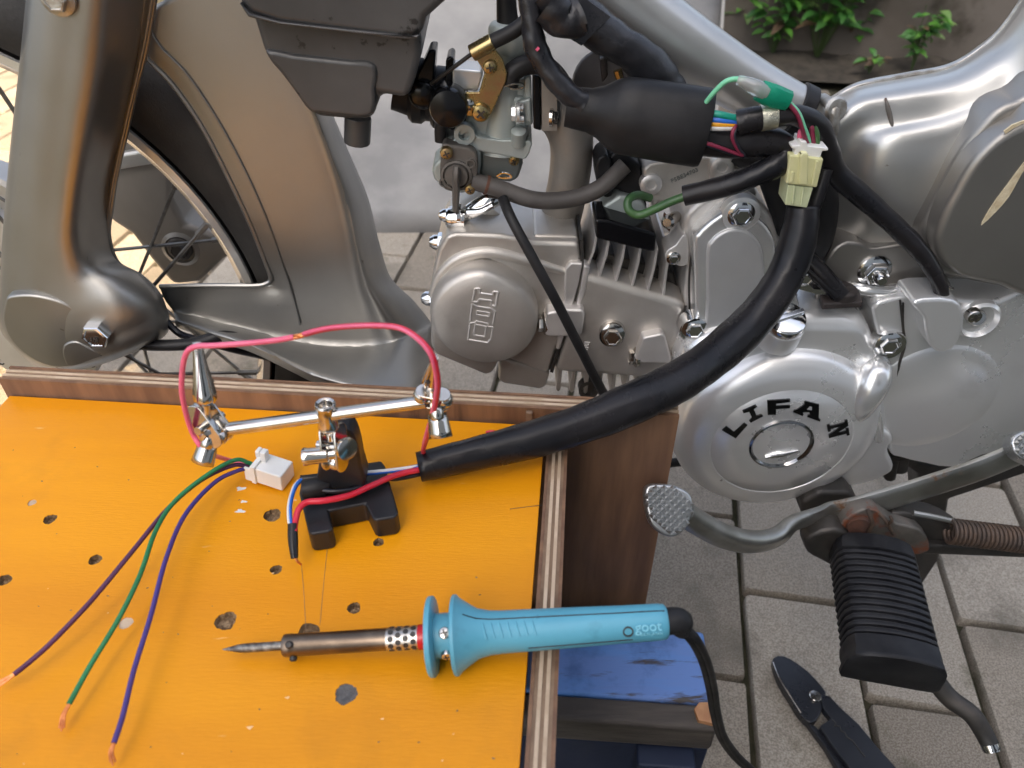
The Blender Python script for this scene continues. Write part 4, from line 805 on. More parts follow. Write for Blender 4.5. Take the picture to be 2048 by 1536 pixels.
b.build('rivet', 'cock', ck)
b = B(); b.screw(U(1028, 320, .500), .0036, (0, -1, -.2)); b.build('bowl_screw', ['brass', 'dark_steel'], carb)
b = B(); b.prism([(952, 118), (968, 104), (990, 98), (1005, 118), (1015, 146), (1012, 164), (982, 230), (966, 236), (928, 232), (931, 185), (958, 185), (969, 146)], .4895, .0025); brk = b.build('cable_bracket', 'brass', carb, bev=.0008)
b = B(); b.tube(T([(943, 107, .486), (964, 95, .486), (986, 83, .486)]), .0050, 18); b.build('cable_clamp', 'brass', brk, bev=.0008)
b = B(); b.screw(U(980, 133, .4895), .0043, rot=.1); b.screw(U(962, 224, .4895), .0058, rot=.7); b.build('bracket_screw', ['brass', 'dark_steel'], brk)
b = B(); b.prism([(904, 137), (962, 142), (966, 150), (955, 184), (905, 180)], .497, .02); b.build('choke_block', 'alu_bright', carb, bev=.003)
b = B(); b.lathe(U(899, 207, .492), (0, -1, .05), [(.0115, -.012), (.0122, 0), (.0122, .010), (.0112, .0125), (.006, .0136), (0, .014)], 36); b.build('choke_cap', 'plastic_black', carb)
b = B(); b.lathe(U(938, 208, .490), (0, -1, 0), [(.0035, -.002), (.0035, .002), (.002, .0028), (0, .003)], 16); b.build('pivot', 'nickel', carb)
b = B(); b.tube(T([(862, 168, .492), (900, 140, .489), (942, 109, .486)]), .0013, 8); b.build('cable_wire', 'dark_steel', carb)
b = B(); b.tube(T([(986, 83, .486), (1030, 60, .486), (1070, 25, .488), (1110, -20, .49), (1140, -60, .49)]), .0045, 14); b.build('choke_cable', 'rubber', carb)
b = B(); b.prism([(1048, 158), (1062, 150), (1066, 250), (1050, 254)], .503, .04); b.prism([(1032, 205), (1062, 196), (1064, 246), (1030, 242)], .500, .02); b.build('mount_flange', 'zinc', carb, bev=.0015)
b = B(); b.prism([(1066, 150), (1080, 152), (1082, 262), (1067, 258)], .501, .042); b.build('insulator', 'plastic_black', carb, bev=.001)
b = B(); b.tube(T([(1032, 214, .498), (1046, 216, .498)]), .0030, 12); b.tube(T([(1034, 238, .498), (1048, 238, .498)]), .0030, 12); b.hexbolt(U(1036, 226, .497), .0048, (-1, 0, 0)); b.build('flange_bolt', 'alu_bright', carb)
b = B(); b.tube(T([(1018, 168, .497), (1024, 146, .497), (1048, 131, .498), (1084, 130, .50), (1112, 150, .505), (1130, 180, .51)]), .0062, 16); b.build('vent_hose', 'rubber', carb)
for q in ([(1010, 172), (1028, 168), (1044, 168), (1046, 176), (1030, 178), (1020, 176)], [(993, 352), (1004, 346), (1018, 348), (1022, 354), (1010, 356), (996, 354)]):
    b = B(); b.tube(T([(u, v, .4915) for u, v in q]), .0008, 6); b.build('wire_clip', 'chrome', carb)
b = B(); b.prism([(1083, 150), (1104, 154), (1114, 170), (1114, 262), (1084, 262)], .500, .045); b.tube(T([(1098, 206, .525), (1130, 236, .522), (1143, 290, .520), (1138, 360, .522), (1122, 430, .526), (1112, 470, .53)]), [.0165, .0170, .0150, .0148, .0155, .017], 30, 8); man = b.build('intake_manifold', 'manifold', bike, bev=.002)
b = B(); b.hexbolt(U(1104, 233, .502), .0045, (1, -.2, 0)); b.build('manifold_bolt', 'nickel', man)
# fuel hose, breather, clamp
b = B(); b.tube(T([(945, 362, .492), (1000, 378, .490), (1070, 400, .487), (1140, 398, .486), (1200, 376, .487), (1250, 330, .492)]), .0058, 18); fh = b.build('fuel_hose', 'hose', bike)
b = B(); b.lathe(U(974, 370, .4912), (U(990, 375, .49) - U(960, 366, .49)), [(.0066, -.001), (.0066, .001)], 24); b.build('hose_clip', 'rust', fh)
b = B(); b.tube(T([(1006, 398, .482), (1024, 440, .466), (1062, 510, .455), (1106, 590, .450), (1150, 676, .452), (1190, 755, .462), (1222, 812, .475)]), [.0036] * 7, 14, 8); b.build('breather_hose', 'rubber', bike)
b = B(); b.tube(T([(925, 432, .497), (950, 418, .494), (980, 402, .494), (1004, 392, .498)]), [.0045, .006, .006, .005], 14, flat=.7); b.tube(T([(935, 424, .49), (962, 422, .488), (985, 410, .489)]), .0022, 8); b.lathe(U(912, 436, .494), (-1, 0, .05), [(.0075, -.006), (.0075, .005), (.006, .007), (0, .007)], 12); b.build('band_clamp', 'chrome', bike)
b = B(); b.lathe(U(965, 424, .525), (.5, 0, .5), [(.018, -.02), (.02, .0), (.018, .014), (0, .016)], 26); b.build('exhaust_port', 'cast', bike)
# dark bits above the barrel
b = B(); b.prism([(1190, 440), (1215, 440), (1300, 464), (1314, 470), (1310, 505), (1296, 503), (1192, 478)], .471, .03); b.build('cable_tray', 'plastic_black', bike, bev=.002)
b = B(); b.prism([(1205, 412), (1240, 390), (1288, 404), (1300, 440), (1296, 470), (1206, 440)], .49, .03); b.build('regulator', 'zinc', bike, bev=.003)
b = B(); b.prism([(1210, 320), (1240, 295), (1280, 330), (1290, 380), (1300, 470), (1280, 480), (1262, 440), (1240, 380), (1216, 380)], .497, .03); b.prism([(1190, 330), (1206, 310), (1222, 320), (1226, 392), (1200, 390)], .492, .025, sm=2); b.build('plug_lead_cover', 'rubber', bike, bev=.003)
b = B(); b.lathe(U(1210, 168, .535), (-.3, -1, .4), [(.022, -.012), (.023, 0), (.021, .004), (0, .006)], 30); b.prism([(1200, 118), (1210, 114), (1216, 150), (1204, 170)], .53, .02); b.build('horn', 'grommet', bike, bev=.001)
b = B(); b.tube(T([(1235, 140, .53), (1242, 170, .53), (1236, 200, .53)]), .003, 8); b.build('horn_bracket', 'brass', bike)
b = B(); b.lathe(U(1342, 440, .482), (-.6, -1, .2), [(.004, -.01), (.0048, 0), (.0048, .006), (.003, .008), (0, .008)], 14); b.build('ring_terminal', 'nickel', bike)
b = B(); b.prism([(1330, 430), (1345, 445), (1340, 465), (1326, 452)], .486, .006); b.build('red_seal', 'rust', bike, bev=.001)
# ---- wiring
def wire(name, pts, r, m, par=None, n=10, sub=7, **k):
    b = B(); b.tube(T(pts), r, n, sub, **k); return b.build(name, m, par or bike)
wire('taped_loom', [(1085, -30, .485), (1150, 25, .487), (1215, 72, .489), (1275, 112, .491), (1325, 160, .494), (1352, 182, .497)], [.0125, .0125, .0115, .0115, .0110, .0085], 'tape', n=22, jit=.07)
b = B(); q = [U(1108, 58, .474), U(1163, 92, .472), U(1222, 34, .478), U(1160, -12, .478)]; b.poly(q, (0, .001, 0)); b.build('tape_flag', 'tape', bike, bev=.0003)
b = B(); b.tube(T([(1096, 10, .47), (1130, 40, .468), (1160, 30, .470)]), .010, 16, jit=.14); b.build('tape_wad', 'tape', bike)
wire('branch_loom', [(1052, -30, .482), (1062, 40, .478), (1072, 95, .475), (1100, 145, .472), (1140, 190, .470), (1165, 208, .470)], [.0058, .0062, .0064, .0066, .007, .0075], 'tape', n=16, jit=.09)
wire('loom_mark', [(1073, 96, .4685), (1077, 100, .4682)], [.0012, .0012], 'wire_pink')
P0 = U(1134, 213, .475); P1 = U(1412, 256, .463); d_ = P1 - P0
fr = [(0, .0118), (.06, .0124), (.16, .0130), (.24, .0155), (.33, .0205), (.40, .0228), (.5, .0232), (.75, .0236), (.97, .0236), (1.0, .0228), (.995, .0195), (.90, .0185)]
b = B(); rs = []
for f, r in fr:
    c = P0 + d_ * f; t = d_.normalized(); a = Vector((0, 0, 1)); a = (a - t * a.dot(t)).normalized(); e = t.cross(a)
    rs.append([c + (a * cos(2 * pi * k / 40) * (1.0 + .03 * sin(3 * 2 * pi * k / 40)) + e * sin(2 * pi * k / 40) * .86) * r for k in range(40)])
b.rings(rs, 0); b.build('connector_boot', 'rubber', bike, ang=50)
for k, (m, dv, du) in enumerate((('wire_teal', 0, 3), ('wire_blue', 11, 2), ('wire_yellow', 20, 0), ('wire_white', 27, -2))):
    wire('wire', [(1398 + du, 226 + dv, .455), (1430 + du, 228 + dv, .450), (1462, 234 + dv * .75, .449), (1490, 240 + dv * .5, .452)], .0021, m)
s1 = wire('wire_sleeve', [(1476, 246, .452), (1510, 238, .450), (1560, 230, .450), (1605, 234, .453), (1640, 258, .458), (1655, 300, .462), (1672, 345, .464), (1730, 398, .462), (1790, 452, .458), (1842, 505, .453), (1876, 560, .450), (1886, 610, .452)], [.0075, .0072, .0066, .0064, .0066, .007, .007, .0068, .0066, .0058, .0050, .0048], 'sleeve', n=20, jit=.035)
wire('foil_band', [(1521, 236, .450), (1535, 233.5, .450), (1552, 231, .450)], [.0076, .0077, .0075], 'foil', n=20)
wire('wire_sleeve', [(1385, 272, .458), (1440, 282, .457), (1510, 282, .456), (1556, 288, .455), (1572, 304, .452), (1556, 328, .449), (1510, 350, .448), (1450, 372, .450), (1368, 392, .455)], [.010, .010, .0098, .0086, .0064, .0076, .0072, .0066, .0066], 'sleeve', n=20, jit=.035)
wire('wire', [(1385, 388, .455), (1345, 402, .456), (1310, 418, .458), (1278, 430, .460), (1258, 420, .462), (1257, 400, .466), (1276, 390, .472), (1300, 396, .478)], .0028, 'wire_olive')
wire('wire', [(1412, 205, .452), (1430, 183, .449), (1452, 163, .447), (1475, 158, .446), (1490, 165, .446)], .0015, 'wire_lime')
wire('bullet_terminal', [(1474, 160, .446), (1490, 165, .445), (1508, 174, .445), (1530, 184, .446)], [.0026, .0036, .0046, .0048], 'clear_sleeve', n=14)
wire('bullet_core', [(1480, 162, .446), (1506, 173, .445)], [.0016, .0022], 'nickel')
b = B(); b.tube(T([(1518, 180, .446), (1545, 192, .446), (1576, 202, .447)]), [.0058, .0066, .0058], 10, 3, flat=.7); b.build('green_tape', 'green_tape', bike)
wire('wire', [(1572, 200, .447), (1596, 225, .446), (1608, 255, .446), (1616, 276, .448), (1620, 296, .450)], .0014, 'wire_lime')
wire('wire', [(1574, 204, .446), (1594, 228, .4445), (1604, 256, .4445), (1612, 280, .447), (1622, 296, .450)], .0012, 'wire_maroon')
for pts, m in (([(1604, 300, .449), (1600, 275, .449), (1602, 262, .450), (1608, 272, .452)], 'wire_pink'), ([(1628, 300, .449), (1624, 262, .449), (1622, 248, .450)], 'wire_maroon'), ([(1634, 300, .449), (1634, 270, .449), (1628, 252, .450)], 'wire_olive'), ([(1614, 298, .449), (1612, 280, .449), (1606, 268, .450)], 'wire_black')):
    wire('wire', pts, .0016, m)
wire('wire', [(1400, 282, .447), (1430, 292, .446), (1484, 310, .446), (1474, 296, .445), (1465, 275, .445), (1468, 258, .446), (1480, 246, .450)], .0012, 'wire_maroon')
wire('wire', [(1402, 286, .447), (1432, 297, .446), (1487, 313, .4462), (1478, 298, .4448), (1469, 276, .4448), (1472, 260, .4458), (1482, 248, .450)], .0010, 'wire_black')
# two-part nylon connector
b = B(); b.prism([(1583, 291), (1600, 291), (1602, 282), (1614, 284), (1616, 292), (1657, 296), (1657, 302), (1645, 303), (1640, 318), (1588, 314), (1590, 299), (1583, 297)], .4425, .014); cn = b.build('connector_plug', 'white_nylon', bike, bev=.0008)
lab(cn, 'pale yellow and white nylon plug of the loom')
b = B(); b.prism([(1580, 310), (1648, 318), (1634, 376), (1572, 368)], .4405, .018); b.prism([(1600, 312), (1606, 306), (1618, 308), (1616, 372), (1598, 370)], .4385, .006); b.build('socket', 'cream_nylon', cn, bev=.0012)
b = B(); b.prism([(1576, 370), (1627, 375), (1614, 416), (1570, 410)], .4415, .016); b.prism([(1588, 372), (1592, 372), (1588, 412), (1583, 411)], .4403, .003); b.prism([(1606, 374), (1611, 374), (1604, 414), (1600, 413)], .4403, .003); b.build('lower_socket', 'lime_nylon', cn, bev=.001)
b = B(); b.prism([(1583, 344), (1590, 345), (1586, 366), (1579, 365)], .4396, .003); b.prism([(1632, 322), (1638, 323), (1628, 372), (1622, 371)], .4396, .003); b.build('latch_rib', 'cream_nylon', cn, bev=.0005)
wire('wire', [(1652, 338, .455), (1640, 378, .452), (1628, 415, .450), (1612, 445, .450)], .0042, 'sleeve')
# the thick sleeve that reaches over to the bench
EZ = G(838, 934, ZO + .0120)
spts = T([(1606, 412, .452), (1600, 460, .446), (1580, 530, .438), (1548, 588, .428), (1500, 648, .414), (1430, 712, .393), (1360, 760, .373), (1280, 800, .354), (1180, 842, .339), (1060, 880, .327), (940, 910, .319)]) + [EZ]
b = B(); b.tube(spts, [.0100, .0112, .0118, .0122, .0128, .0130, .0130, .0128, .0120, .0108, .0096, .0088], 28, 8, cap=False, jit=.022); thick = b.build('cable_sleeve', 'sleeve', bike, solid=.0008)
lab(thick, 'thick black sleeve of the loom reaching over to the workbench')
b = B(); b.lathe(spts[-1] + (spts[-2] - spts[-1]).normalized() * .028, (spts[-1] - spts[-2]), [(.0078, 0), (.0078, .0003)], 20); b.build('sleeve_core', 'plastic_black', thick)
for q in ([(894, 912), (908, 909), (928, 908)], [(972, 868), (982, 866), (990, 867)]):
    b = B(); b.tube([G(u, v, ZO + .019) + Vector((0, .0005, .0008)) for u, v in q], .0009, 6); b.build('red_mark', 'wire_red', thick)
for q, r in (([(1592, 470, .476), (1612, 512, .472), (1648, 552, .464), (1682, 592, .458)], .0065), ([(1585, 480, .472), (1600, 520, .470), (1640, 560, .462), (1674, 592, .456)], .0040)):
    wire('generator_lead', q, r, 'sleeve')
wire('dark_bundle', [(1560, 300, .492), (1610, 330, .490), (1640, 400, .488), (1630, 480, .487), (1600, 520, .48)], .012, 'rubber', n=14)
wire('dark_bundle', [(1470, 300, .488), (1530, 330, .484), (1560, 400, .482), (1580, 460, .478)], .009, 'rubber', n=14)
b = B(); b.lathe(U(1598, 222, .522), (U(1672, 256, .518) - U(1480, 163, .527)), [(.0164, -.005), (.0180, -.004), (.0180, .004), (.0164, .005)], 40); b.build('cable_tie', 'rubber', bike)
wire('ground_cable', [(1180, 930, .50), (1300, 930, .50), (1360, 924, .50), (1420, 922, .5)], .0042, 'rubber')
# ================================================================== things on the bench and floor
# ---- helping-hands stand
ZH = ZO + .0145
hh = thing('helping_hand', 'chrome third-hand clamp stand with black foot on the orange bench', 'clamp stand', G(690, 1010, ZO))
b = B(); b.slab([(602, 962), (598, 985), (616, 1062), (622, 1068), (660, 1062), (666, 1054), (658, 1021), (731, 1007), (745, 1036), (752, 1040), (790, 1034), (797, 1024), (770, 930), (762, 920), (724, 926), (728, 952), (660, 962), (652, 956)], ZH, .0145); foot = b.build('foot', 'base_black', hh, bev=.0022, seg=3)
yu = G(690, 990, ZH).y
b = B(); b.prism([(640, 985), (638, 920), (644, 884), (660, 862), (684, 854), (702, 864), (714, 890), (722, 930), (728, 985)], yu, .013, sm=2); b.build('upright', 'base_black', hh, bev=.002)
ya = yu - .012
r0, r1 = U(456, 858, ya), U(852, 803, ya)
b = B(); b.tube([r0, r1], .0032, 18, 1); d = (r1 - r0).normalized(); b.tube([r0 - d * .006, r0 + d * .001], .0014, 12, 1); b.tube([r1 - d * .001, r1 + d * .006], .0014, 12, 1); b.build('arm', 'nickel', hh, bev=.0004)
o = U(652, 830, ya); b = B(); b.lathe(o - Vector((0, 0, .010)), (.02, .05, 1), [(.0018, -.006), (.0022, -.002), (.0052, .0025), (.0048, .0035), (.0047, .014), (.0052, .0155), (.0046, .0168), (.0034, .0160), (.0026, .0125), (0, .012)], 24); b.build('arm_collar', 'nickel', hh, bev=.0003)
def joint(c, ax, lg, s, par, sep=.0068):
    # two slotted plates pinched round balls by a wing screw
    ax = Vector(ax).normalized(); lg = Vector(lg); lg = (lg - ax * lg.dot(ax)).normalized(); n = ax.cross(lg)
    for sg in (-1, 1):
        b = B(); q = []
        for k in range(20):
            a = 2 * pi * k / 20; q.append(c + ax * sg * sep / 2 + lg * (sin(a) * .0052 * s + math.copysign(.0062 * s, sin(a))) + n * cos(a) * .0052 * s)
        b.poly(q, ax * sg * .0012); b.build('joint_plate', 'nickel', par, bev=.0004)
    b = B(); b.lathe(c - ax * .009, ax, [(.0021, 0), (.0021, .018)], 12)
    for sg in (-1, 1):
        bc = c + lg * .0075 * sg * s; b.rings([[bc + ax * (.0042 * sin(t)) + (lg * cos(2 * pi * k / 14) + n * sin(2 * pi * k / 14)) * .0042 * max(cos(t), .02) for k in range(14)] for t in [(-pi / 2) + pi * i / 8 for i in range(9)]])
    b.build('joint_ball', 'nickel', par)
    return ax, lg, n
def wing(c, d, up, par):
    d = d.normalized(); up = (up - d * up.dot(d)).normalized(); s = d.cross(up)
    b = B(); b.lathe(c, d, [(.0030, 0), (.0034, .001), (.0034, .005), (.0028, .006)], 16)
    q0 = c + d * .004
    rr2 = [[q0 + d * h + (up * sin(a) * (1 if abs(a) < 1.2 else 1.15) + s * (cos(a) - .6)) * rad for a in [(-1.5 + 3.0 * k / 10) for k in range(11)]] for h, rad in ((-.001, .0030), (.003, .0036), (.008, .0040), (.0105, .0042))]
    b.build('wing_screw', 'nickel', par, bev=.0003)
    b = B(); b.rings(rr2, closed=False); b.build('wing_tail', 'nickel', par, solid=.0009)
cb = U(668, 893, ya); ax, lg, n = joint(cb, (1, -.3, .1), (.35, -.45, -1), 1.15, hh)
b = B(); b.lathe(U(606, 914, ya - .004), (1, .1, .05), [(.0042, 0), (.0046, .001), (.0042, .003), (.0040, .012), (.0030, .013), (.0030, .016), (0, .016)], 20); b.build('wing_screw', 'nickel', hh)
b = B(); b.lathe(U(690, 896, ya - .006), (.55, -.5, .2), [(.0055, 0), (.0058, .0012), (.0055, .0025), (.003, .003), (0, .003)], 24); b.lathe(U(678, 898, ya - .002), (.55, -.5, .2), [(.0028, 0), (.0028, .008)], 12); b.build('wing_screw', 'nickel', hh)
b = B(); b.tube(T([(652, 850, ya), (652, 868, ya)]), .0017, 10, 2); b.build('collar_stem', 'nickel', hh)
def clip(base, tip, side, par, w=.0062):
    # crocodile clip: two sprung jaws narrowing to the tip
    d = (tip - base); L = d.length; d.normalize(); s = (Vector(side) - d * Vector(side).dot(d)).normalized(); e = d.cross(s)
    cl = None
    for sg in (1, -1):
        b = B(); rs = []
        for f, ww, op in ((-.02, .7, .0032), (.06, 1.0, .0046), (.16, 1.0, .0040), (.34, .86, .0034), (.6, .62, .0024), (.85, .46, .0013), (1.0, .40, .0009)):
            c = base + d * L * f; q = []
            for a in (-1, -.6, 0, .6, 1): q.append(c + e * a * ww * w / 2 + s * sg * (op * (1.15 - 1.0 * a * a)))
            rs.append(q)
        b.rings(rs, closed=False)
        o_ = b.build('jaw', 'nickel', par, solid=.0007 * sg, ang=60)
        for k in range(9):
            t = B(); c = base + d * L * (.62 + .04 * k) + s * sg * .0012
            t.box(c, (.0026, .0006, .0009), Matrix((e, s, d)).transposed()); t.build('tooth', 'nickel', o_)
    b = B(); b.lathe(base + d * L * .3 - e * .0042, e, [(.0012, 0), (.0012, .0084)], 10); c0 = base + d * L * .3
    b.tube([c0 + (s * cos(k * .7) + d * sin(k * .7)) * .0022 - e * .002 + e * .0005 * k for k in range(14)], .0004, 6, 2); b.build('spring', 'dark_steel', par)
    b = B(); b.lathe(base - d * .008, d, [(.0016, 0), (.0016, .006), (.0030, .008), (.0034, .012), (.0028, .014)], 14); b.build('clip_socket', 'nickel', par)
jl = U(420, 846, ya); joint(jl, (-.35, -1, .25), (.75, -.1, -1), 1.05, hh, .0075)
clip(U(412, 806, ya), U(394, 684, ya + .010), (.30, -1, .25), hh, .0105)
wing(U(420, 872, ya - .004), U(406, 915, ya - .010) - U(420, 872, ya - .004), Vector((1, 0, 0)), hh)
b = B(); b.lathe(U(424, 866, ya - .002), (.35, -.75, -.2), [(.0060, -.004), (.0062, .003), (.0046, .004), (.0042, .001), (0, .001)], 24); b.build('joint_nut', 'nickel', hh)
jr = U(866, 796, ya); joint(jr, (.1, -.35, 1), (1, -.2, .1), .72, hh, .008)
clip(U(862, 768, ya), U(869, 714, ya - .012), (.85, -.5, 0), hh, .0085)
wing(U(872, 815, ya - .003), U(877, 850, ya - .008) - U(872, 815, ya - .003), Vector((1, 0, 0)), hh)
# ---- loose connector with its wires
pk = thing('wire_connector', 'white nylon wire connector with purple, green and pink wires on the bench', 'connector', G(548, 940, ZO))
c0 = G(550, 944, ZO + .008); RC = Matrix.Rotation(radians(-18), 3, 'Z') @ Matrix.Rotation(radians(6), 3, 'Y')
b = B(); b.box(c0, (.0165, .0135, .012), RC); hsg = b.build('housing', 'white_nylon', pk, bev=.0009)
b = B(); b.box(c0 + RC @ Vector((-.0095, 0, .0005)), (.003, .0155, .0135), RC); b.box(c0 + RC @ Vector((-.0125, -.0062, -.001)), (.006, .0016, .010), RC); b.box(c0 + RC @ Vector((-.0125, .0062, -.001)), (.006, .0016, .010), RC); b.box(c0 + RC @ Vector((-.0125, 0, -.0055)), (.006, .013, .0014), RC); b.build('collar', 'white_nylon', pk, bev=.0005)
b = B(); b.box(c0 + RC @ Vector((-.0065, .0015, .0095)), (.0035, .0045, .0075), RC); b.box(c0 + RC @ Vector((-.0110, .0030, .0085)), (.0026, .0045, .0055), RC); b.build('latch', 'white_nylon', pk, bev=.0007)
b = B(); b.box(c0 + RC @ Vector((-.0112, 0, .0)), (.0008, .011, .009), RC); b.build('cavity', 'grommet', pk)
def gw(name, pts, r, m, par, tip=None):
    b = B(); b.tube(TG(pts), r, 10, 8); w = b.build(name, m, par)
    if tip:
        b = B()
        for k in range(4):
            q = TG([pts[-1]] + tip); q = [p + Vector((.0004 * cos(k * 1.6), .0004 * sin(k * 1.6), .0003 * sin(k * 1.6))) * (1 + .8 * i) for i, p in enumerate(q)]; b.tube(q, .00042, 6, 4)
        b.build('bare_copper', 'copper', w)
    return w
lab(gw('wire', [(520, 941, ZO + .0085), (492, 932, ZO + .012), (462, 932, ZO + .0165), (400, 962, ZO + .0190), (335, 1018, ZO + .0200), (262, 1106, ZO + .0200), (182, 1202, ZO + .0160), (108, 1280, ZO + .012), (64, 1320, ZO + .010), (28, 1349, ZO + .009)],   .00122, 'wire_purple', pk, [(14, 1358, ZO + .008), (-6, 1370, ZO + .006)]), 'dark purple wire with bare copper end')
lab(gw('wire', [(518, 936, ZO + .0095), (496, 925, ZO + .014), (470, 920, ZO + .0195), (420, 946, ZO + .0215), (352, 1000, ZO + .0215), (312, 1060, ZO + .0215), (280, 1150, ZO + .0190), (236, 1240, ZO + .0150), (180, 1332, ZO + .011), (138, 1408, ZO + .009)],   .00122, 'wire_green', pk, [(127, 1430, ZO + .007), (123, 1456, ZO + .004)]), 'green wire with bare copper end')
lab(gw('wire', [(522, 944, ZO + .0075), (500, 938, ZO + .010), (474, 942, ZO + .0135), (428, 966, ZO + .0165), (370, 1030, ZO + .0190), (332, 1118, ZO + .0195), (302, 1230, ZO + .017), (268, 1340, ZO + .0135), (246, 1430, ZO + .0110), (228, 1486, ZO + .010)],   .00122, 'wire_violet', pk, [(222, 1504, ZO + .008), (226, 1524, ZO + .005)]), 'violet blue wire with bare copper end')
b = B(); b.tube([c0 + RC @ Vector((-.009, -.001, .002))] + [G(500, 928, ZO + .0115), G(450, 918, ZO + .016)] + T([(412, 902, ya - .004), (385, 866, ya - .004), (366, 800, ya - .006), (364, 750, ya - .006), (372, 708, ya - .006), (392, 693, ya - .006), (430, 691, ya - .006), (500, 686, ya - .005), (555, 680, ya - .004), (588, 674, ya - .004)]), .00125, 12, 8); lab(b.build('wire', 'wire_pink', pk), 'pink wire held up by the clamp stand')
b = B()
for k in range(3): b.tube([p + Vector((0, .0006 * cos(2.1 * k + i), .0007 * sin(2.1 * k + i))) for i, p in enumerate(T([(578, 676, ya - .004), (588, 675, ya - .004), (596, 672, ya - .004), (604, 671, ya - .004), (612, 667, ya - .004)]))], .0007, 6, 5)
b.build('splice', 'copper', pk)
# ---- loose ends of the loom (parts of the motorcycle)
E0 = spts[-1] + (spts[-2] - spts[-1]).normalized() * .012
def lw(pts, r, m, e=Vector()): 
    b = B(); b.tube([E0 + e] + pts, r, 10, 8); return b.build('wire', m, bike)
o = lw([G(848, 906, ZO + .019)] + T([(852, 880, ya + .006), (866, 830, ya - .004), (876, 775, ya - .010), (872, 735, ya - .013), (862, 706, ya - .013), (838, 678, ya - .010), (800, 656, ya - .006), (745, 651, ya - .004), (680, 654, ya - .004), (640, 660, ya - .004), (610, 668, ya - .004)]), .0013, 'wire_red', Vector((0, .002, .003))); lab(o, 'red and white wire curving up to the clamp stand')
b = B(); off = Vector((-.0007, -.0009, .0006)); b.tube([p + off for p in [G(848, 906, ZO + .019)] + T([(852, 880, ya + .006), (866, 830, ya - .004), (876, 775, ya - .010), (872, 735, ya - .013), (862, 706, ya - .013), (838, 678, ya - .010), (800, 656, ya - .006), (745, 651, ya - .004), (680, 654, ya - .004), (640, 660, ya - .004), (610, 668, ya - .004)])], .00085, 8, 8); b.build('stripe', 'wire_pink', o)
lw([G(810, 938, ZO + .0165), G(760, 944, ZO + .019), G(700, 949, ZO + .0205), G(675, 952, ZO + .021)], .0014, 'wire_blue')
b = B(); b.tube([p + Vector((0, -.0002, .0009)) for p in [G(835, 934, ZO + .0150), G(810, 938, ZO + .0165), G(760, 944, ZO + .019), G(700, 949, ZO + .0205), G(675, 952, ZO + .021)]], .0009, 8, 8); b.build('wire', 'wire_white', bike)
b = B(); b.tube([G(682, 950, ZO + .021), G(640, 955, ZO + .021), G(601, 957, ZO + .021)], [.0023, .0024, .0018], 12, 4); b.build('heat_shrink', 'sleeve', bike)
b = B(); b.tube([G(605, 957, ZO + .021), G(590, 975, ZO + .022), G(581, 1005, ZO + .022), G(580, 1035, ZO + .021), G(584, 1060, ZO + .019)], .0012, 10, 8); b.build('wire', 'wire_blue', bike)
b = B(); b.tube([p + Vector((-.0007, -.0004, .0006)) for p in [G(600, 962, ZO + .021), G(590, 975, ZO + .022), G(581, 1005, ZO + .022), G(580, 1035, ZO + .021), G(584, 1060, ZO + .019)]], .0007, 8, 8); b.build('wire', 'wire_white', bike)
lw([G(800, 948, ZO + .017), G(750, 968, ZO + .020), G(700, 990, ZO + .022), G(650, 1001, ZO + .0235), G(615, 1004, ZO + .0235), G(598, 1018, ZO + .0225), G(591, 1042, ZO + .020), G(588, 1064, ZO + .0185)], .0017, 'wire_red', Vector((0, -.002, -.001)))
lw([G(800, 957, ZO + .013), G(768, 958, ZO + .0165), G(730, 972, ZO + .020), G(680, 982, ZO + .021), G(624, 980, ZO + .021)], .0013, 'wire_black', Vector((0, -.003, -.003)))
b = B(); b.lathe(G(646, 972, ZO + .0205), Vector((-1, -.15, -.08)), [(.003, -.004), (.0052, 0), (.0054, .007), (.0050, .0105), (.0042, .0108), (.0038, .008), (0, .007)], 22); b.build('grommet_end', 'rubber', bike)
b = B(); b.tube([G(585, 1048, ZO + .020), G(586, 1080, ZO + .016), G(589, 1117, ZO + .011)], [.0025, .0026, .0019], 12, 4); b.build('heat_shrink', 'sleeve', bike)
b = B()
for k in range(3): b.tube([G(589, 1114, ZO + .0115), G(595, 1122 + k, ZO + .009), G(601 + k, 1129, ZO + .006)], .0005, 6, 4)
b.build('bare_copper', 'copper', bike)
# ---- soldering iron
i0 = G(445, 1299, ZO + .0065); i1 = G(1332, 1243, ZO + .024); ia = (i1 - i0); IL = ia.length; ia.normalize()
si = thing('soldering_iron', 'light blue handled soldering iron lying across the bench edge', 'soldering iron', G(900, 1300, ZO))
def ix(u): return (u - 445) / 887 * IL
b = B(); b.lathe(i0, ia, [(.0002, 0), (.0009, ix(458)), (.0018, ix(478)), (.0021, ix(492)), (.0021, ix(580))], 20); b.build('tip', 'iron_tip', si)
b = B(); b.lathe(i0, ia, [(.002, ix(570)), (.0048, ix(571)), (.0052, ix(574)), (.0052, ix(588)), (.0050, ix(590)), (.0050, ix(778)), (.0050, ix(846)), (.004, ix(850))], 32); brl = b.build('barrel', 'iron_barrel', si)
up_ = Vector((0, 0, 1)); up_ = (up_ - ia * up_.dot(ia)).normalized(); sd2 = ia.cross(up_)
b = B(); b.lathe(i0, ia, [(.00512, ix(780)), (.00518, ix(782)), (.00518, ix(846))], 32); vent = b.build('vent_sleeve', 'iron_steel', si)
for row in range(4):
    for k in range(10):
        a = 2 * pi * k / 10 + (row % 2) * pi / 10; nn = up_ * cos(a) + sd2 * sin(a)
        s = B(); s.lathe(i0 + ia * ix(790 + row * 15) + nn * .00515, nn, [(.0013, -.0002), (.0013, .00012), (0, .00012)], 12); s.build('vent_hole', 'dark_steel', vent)
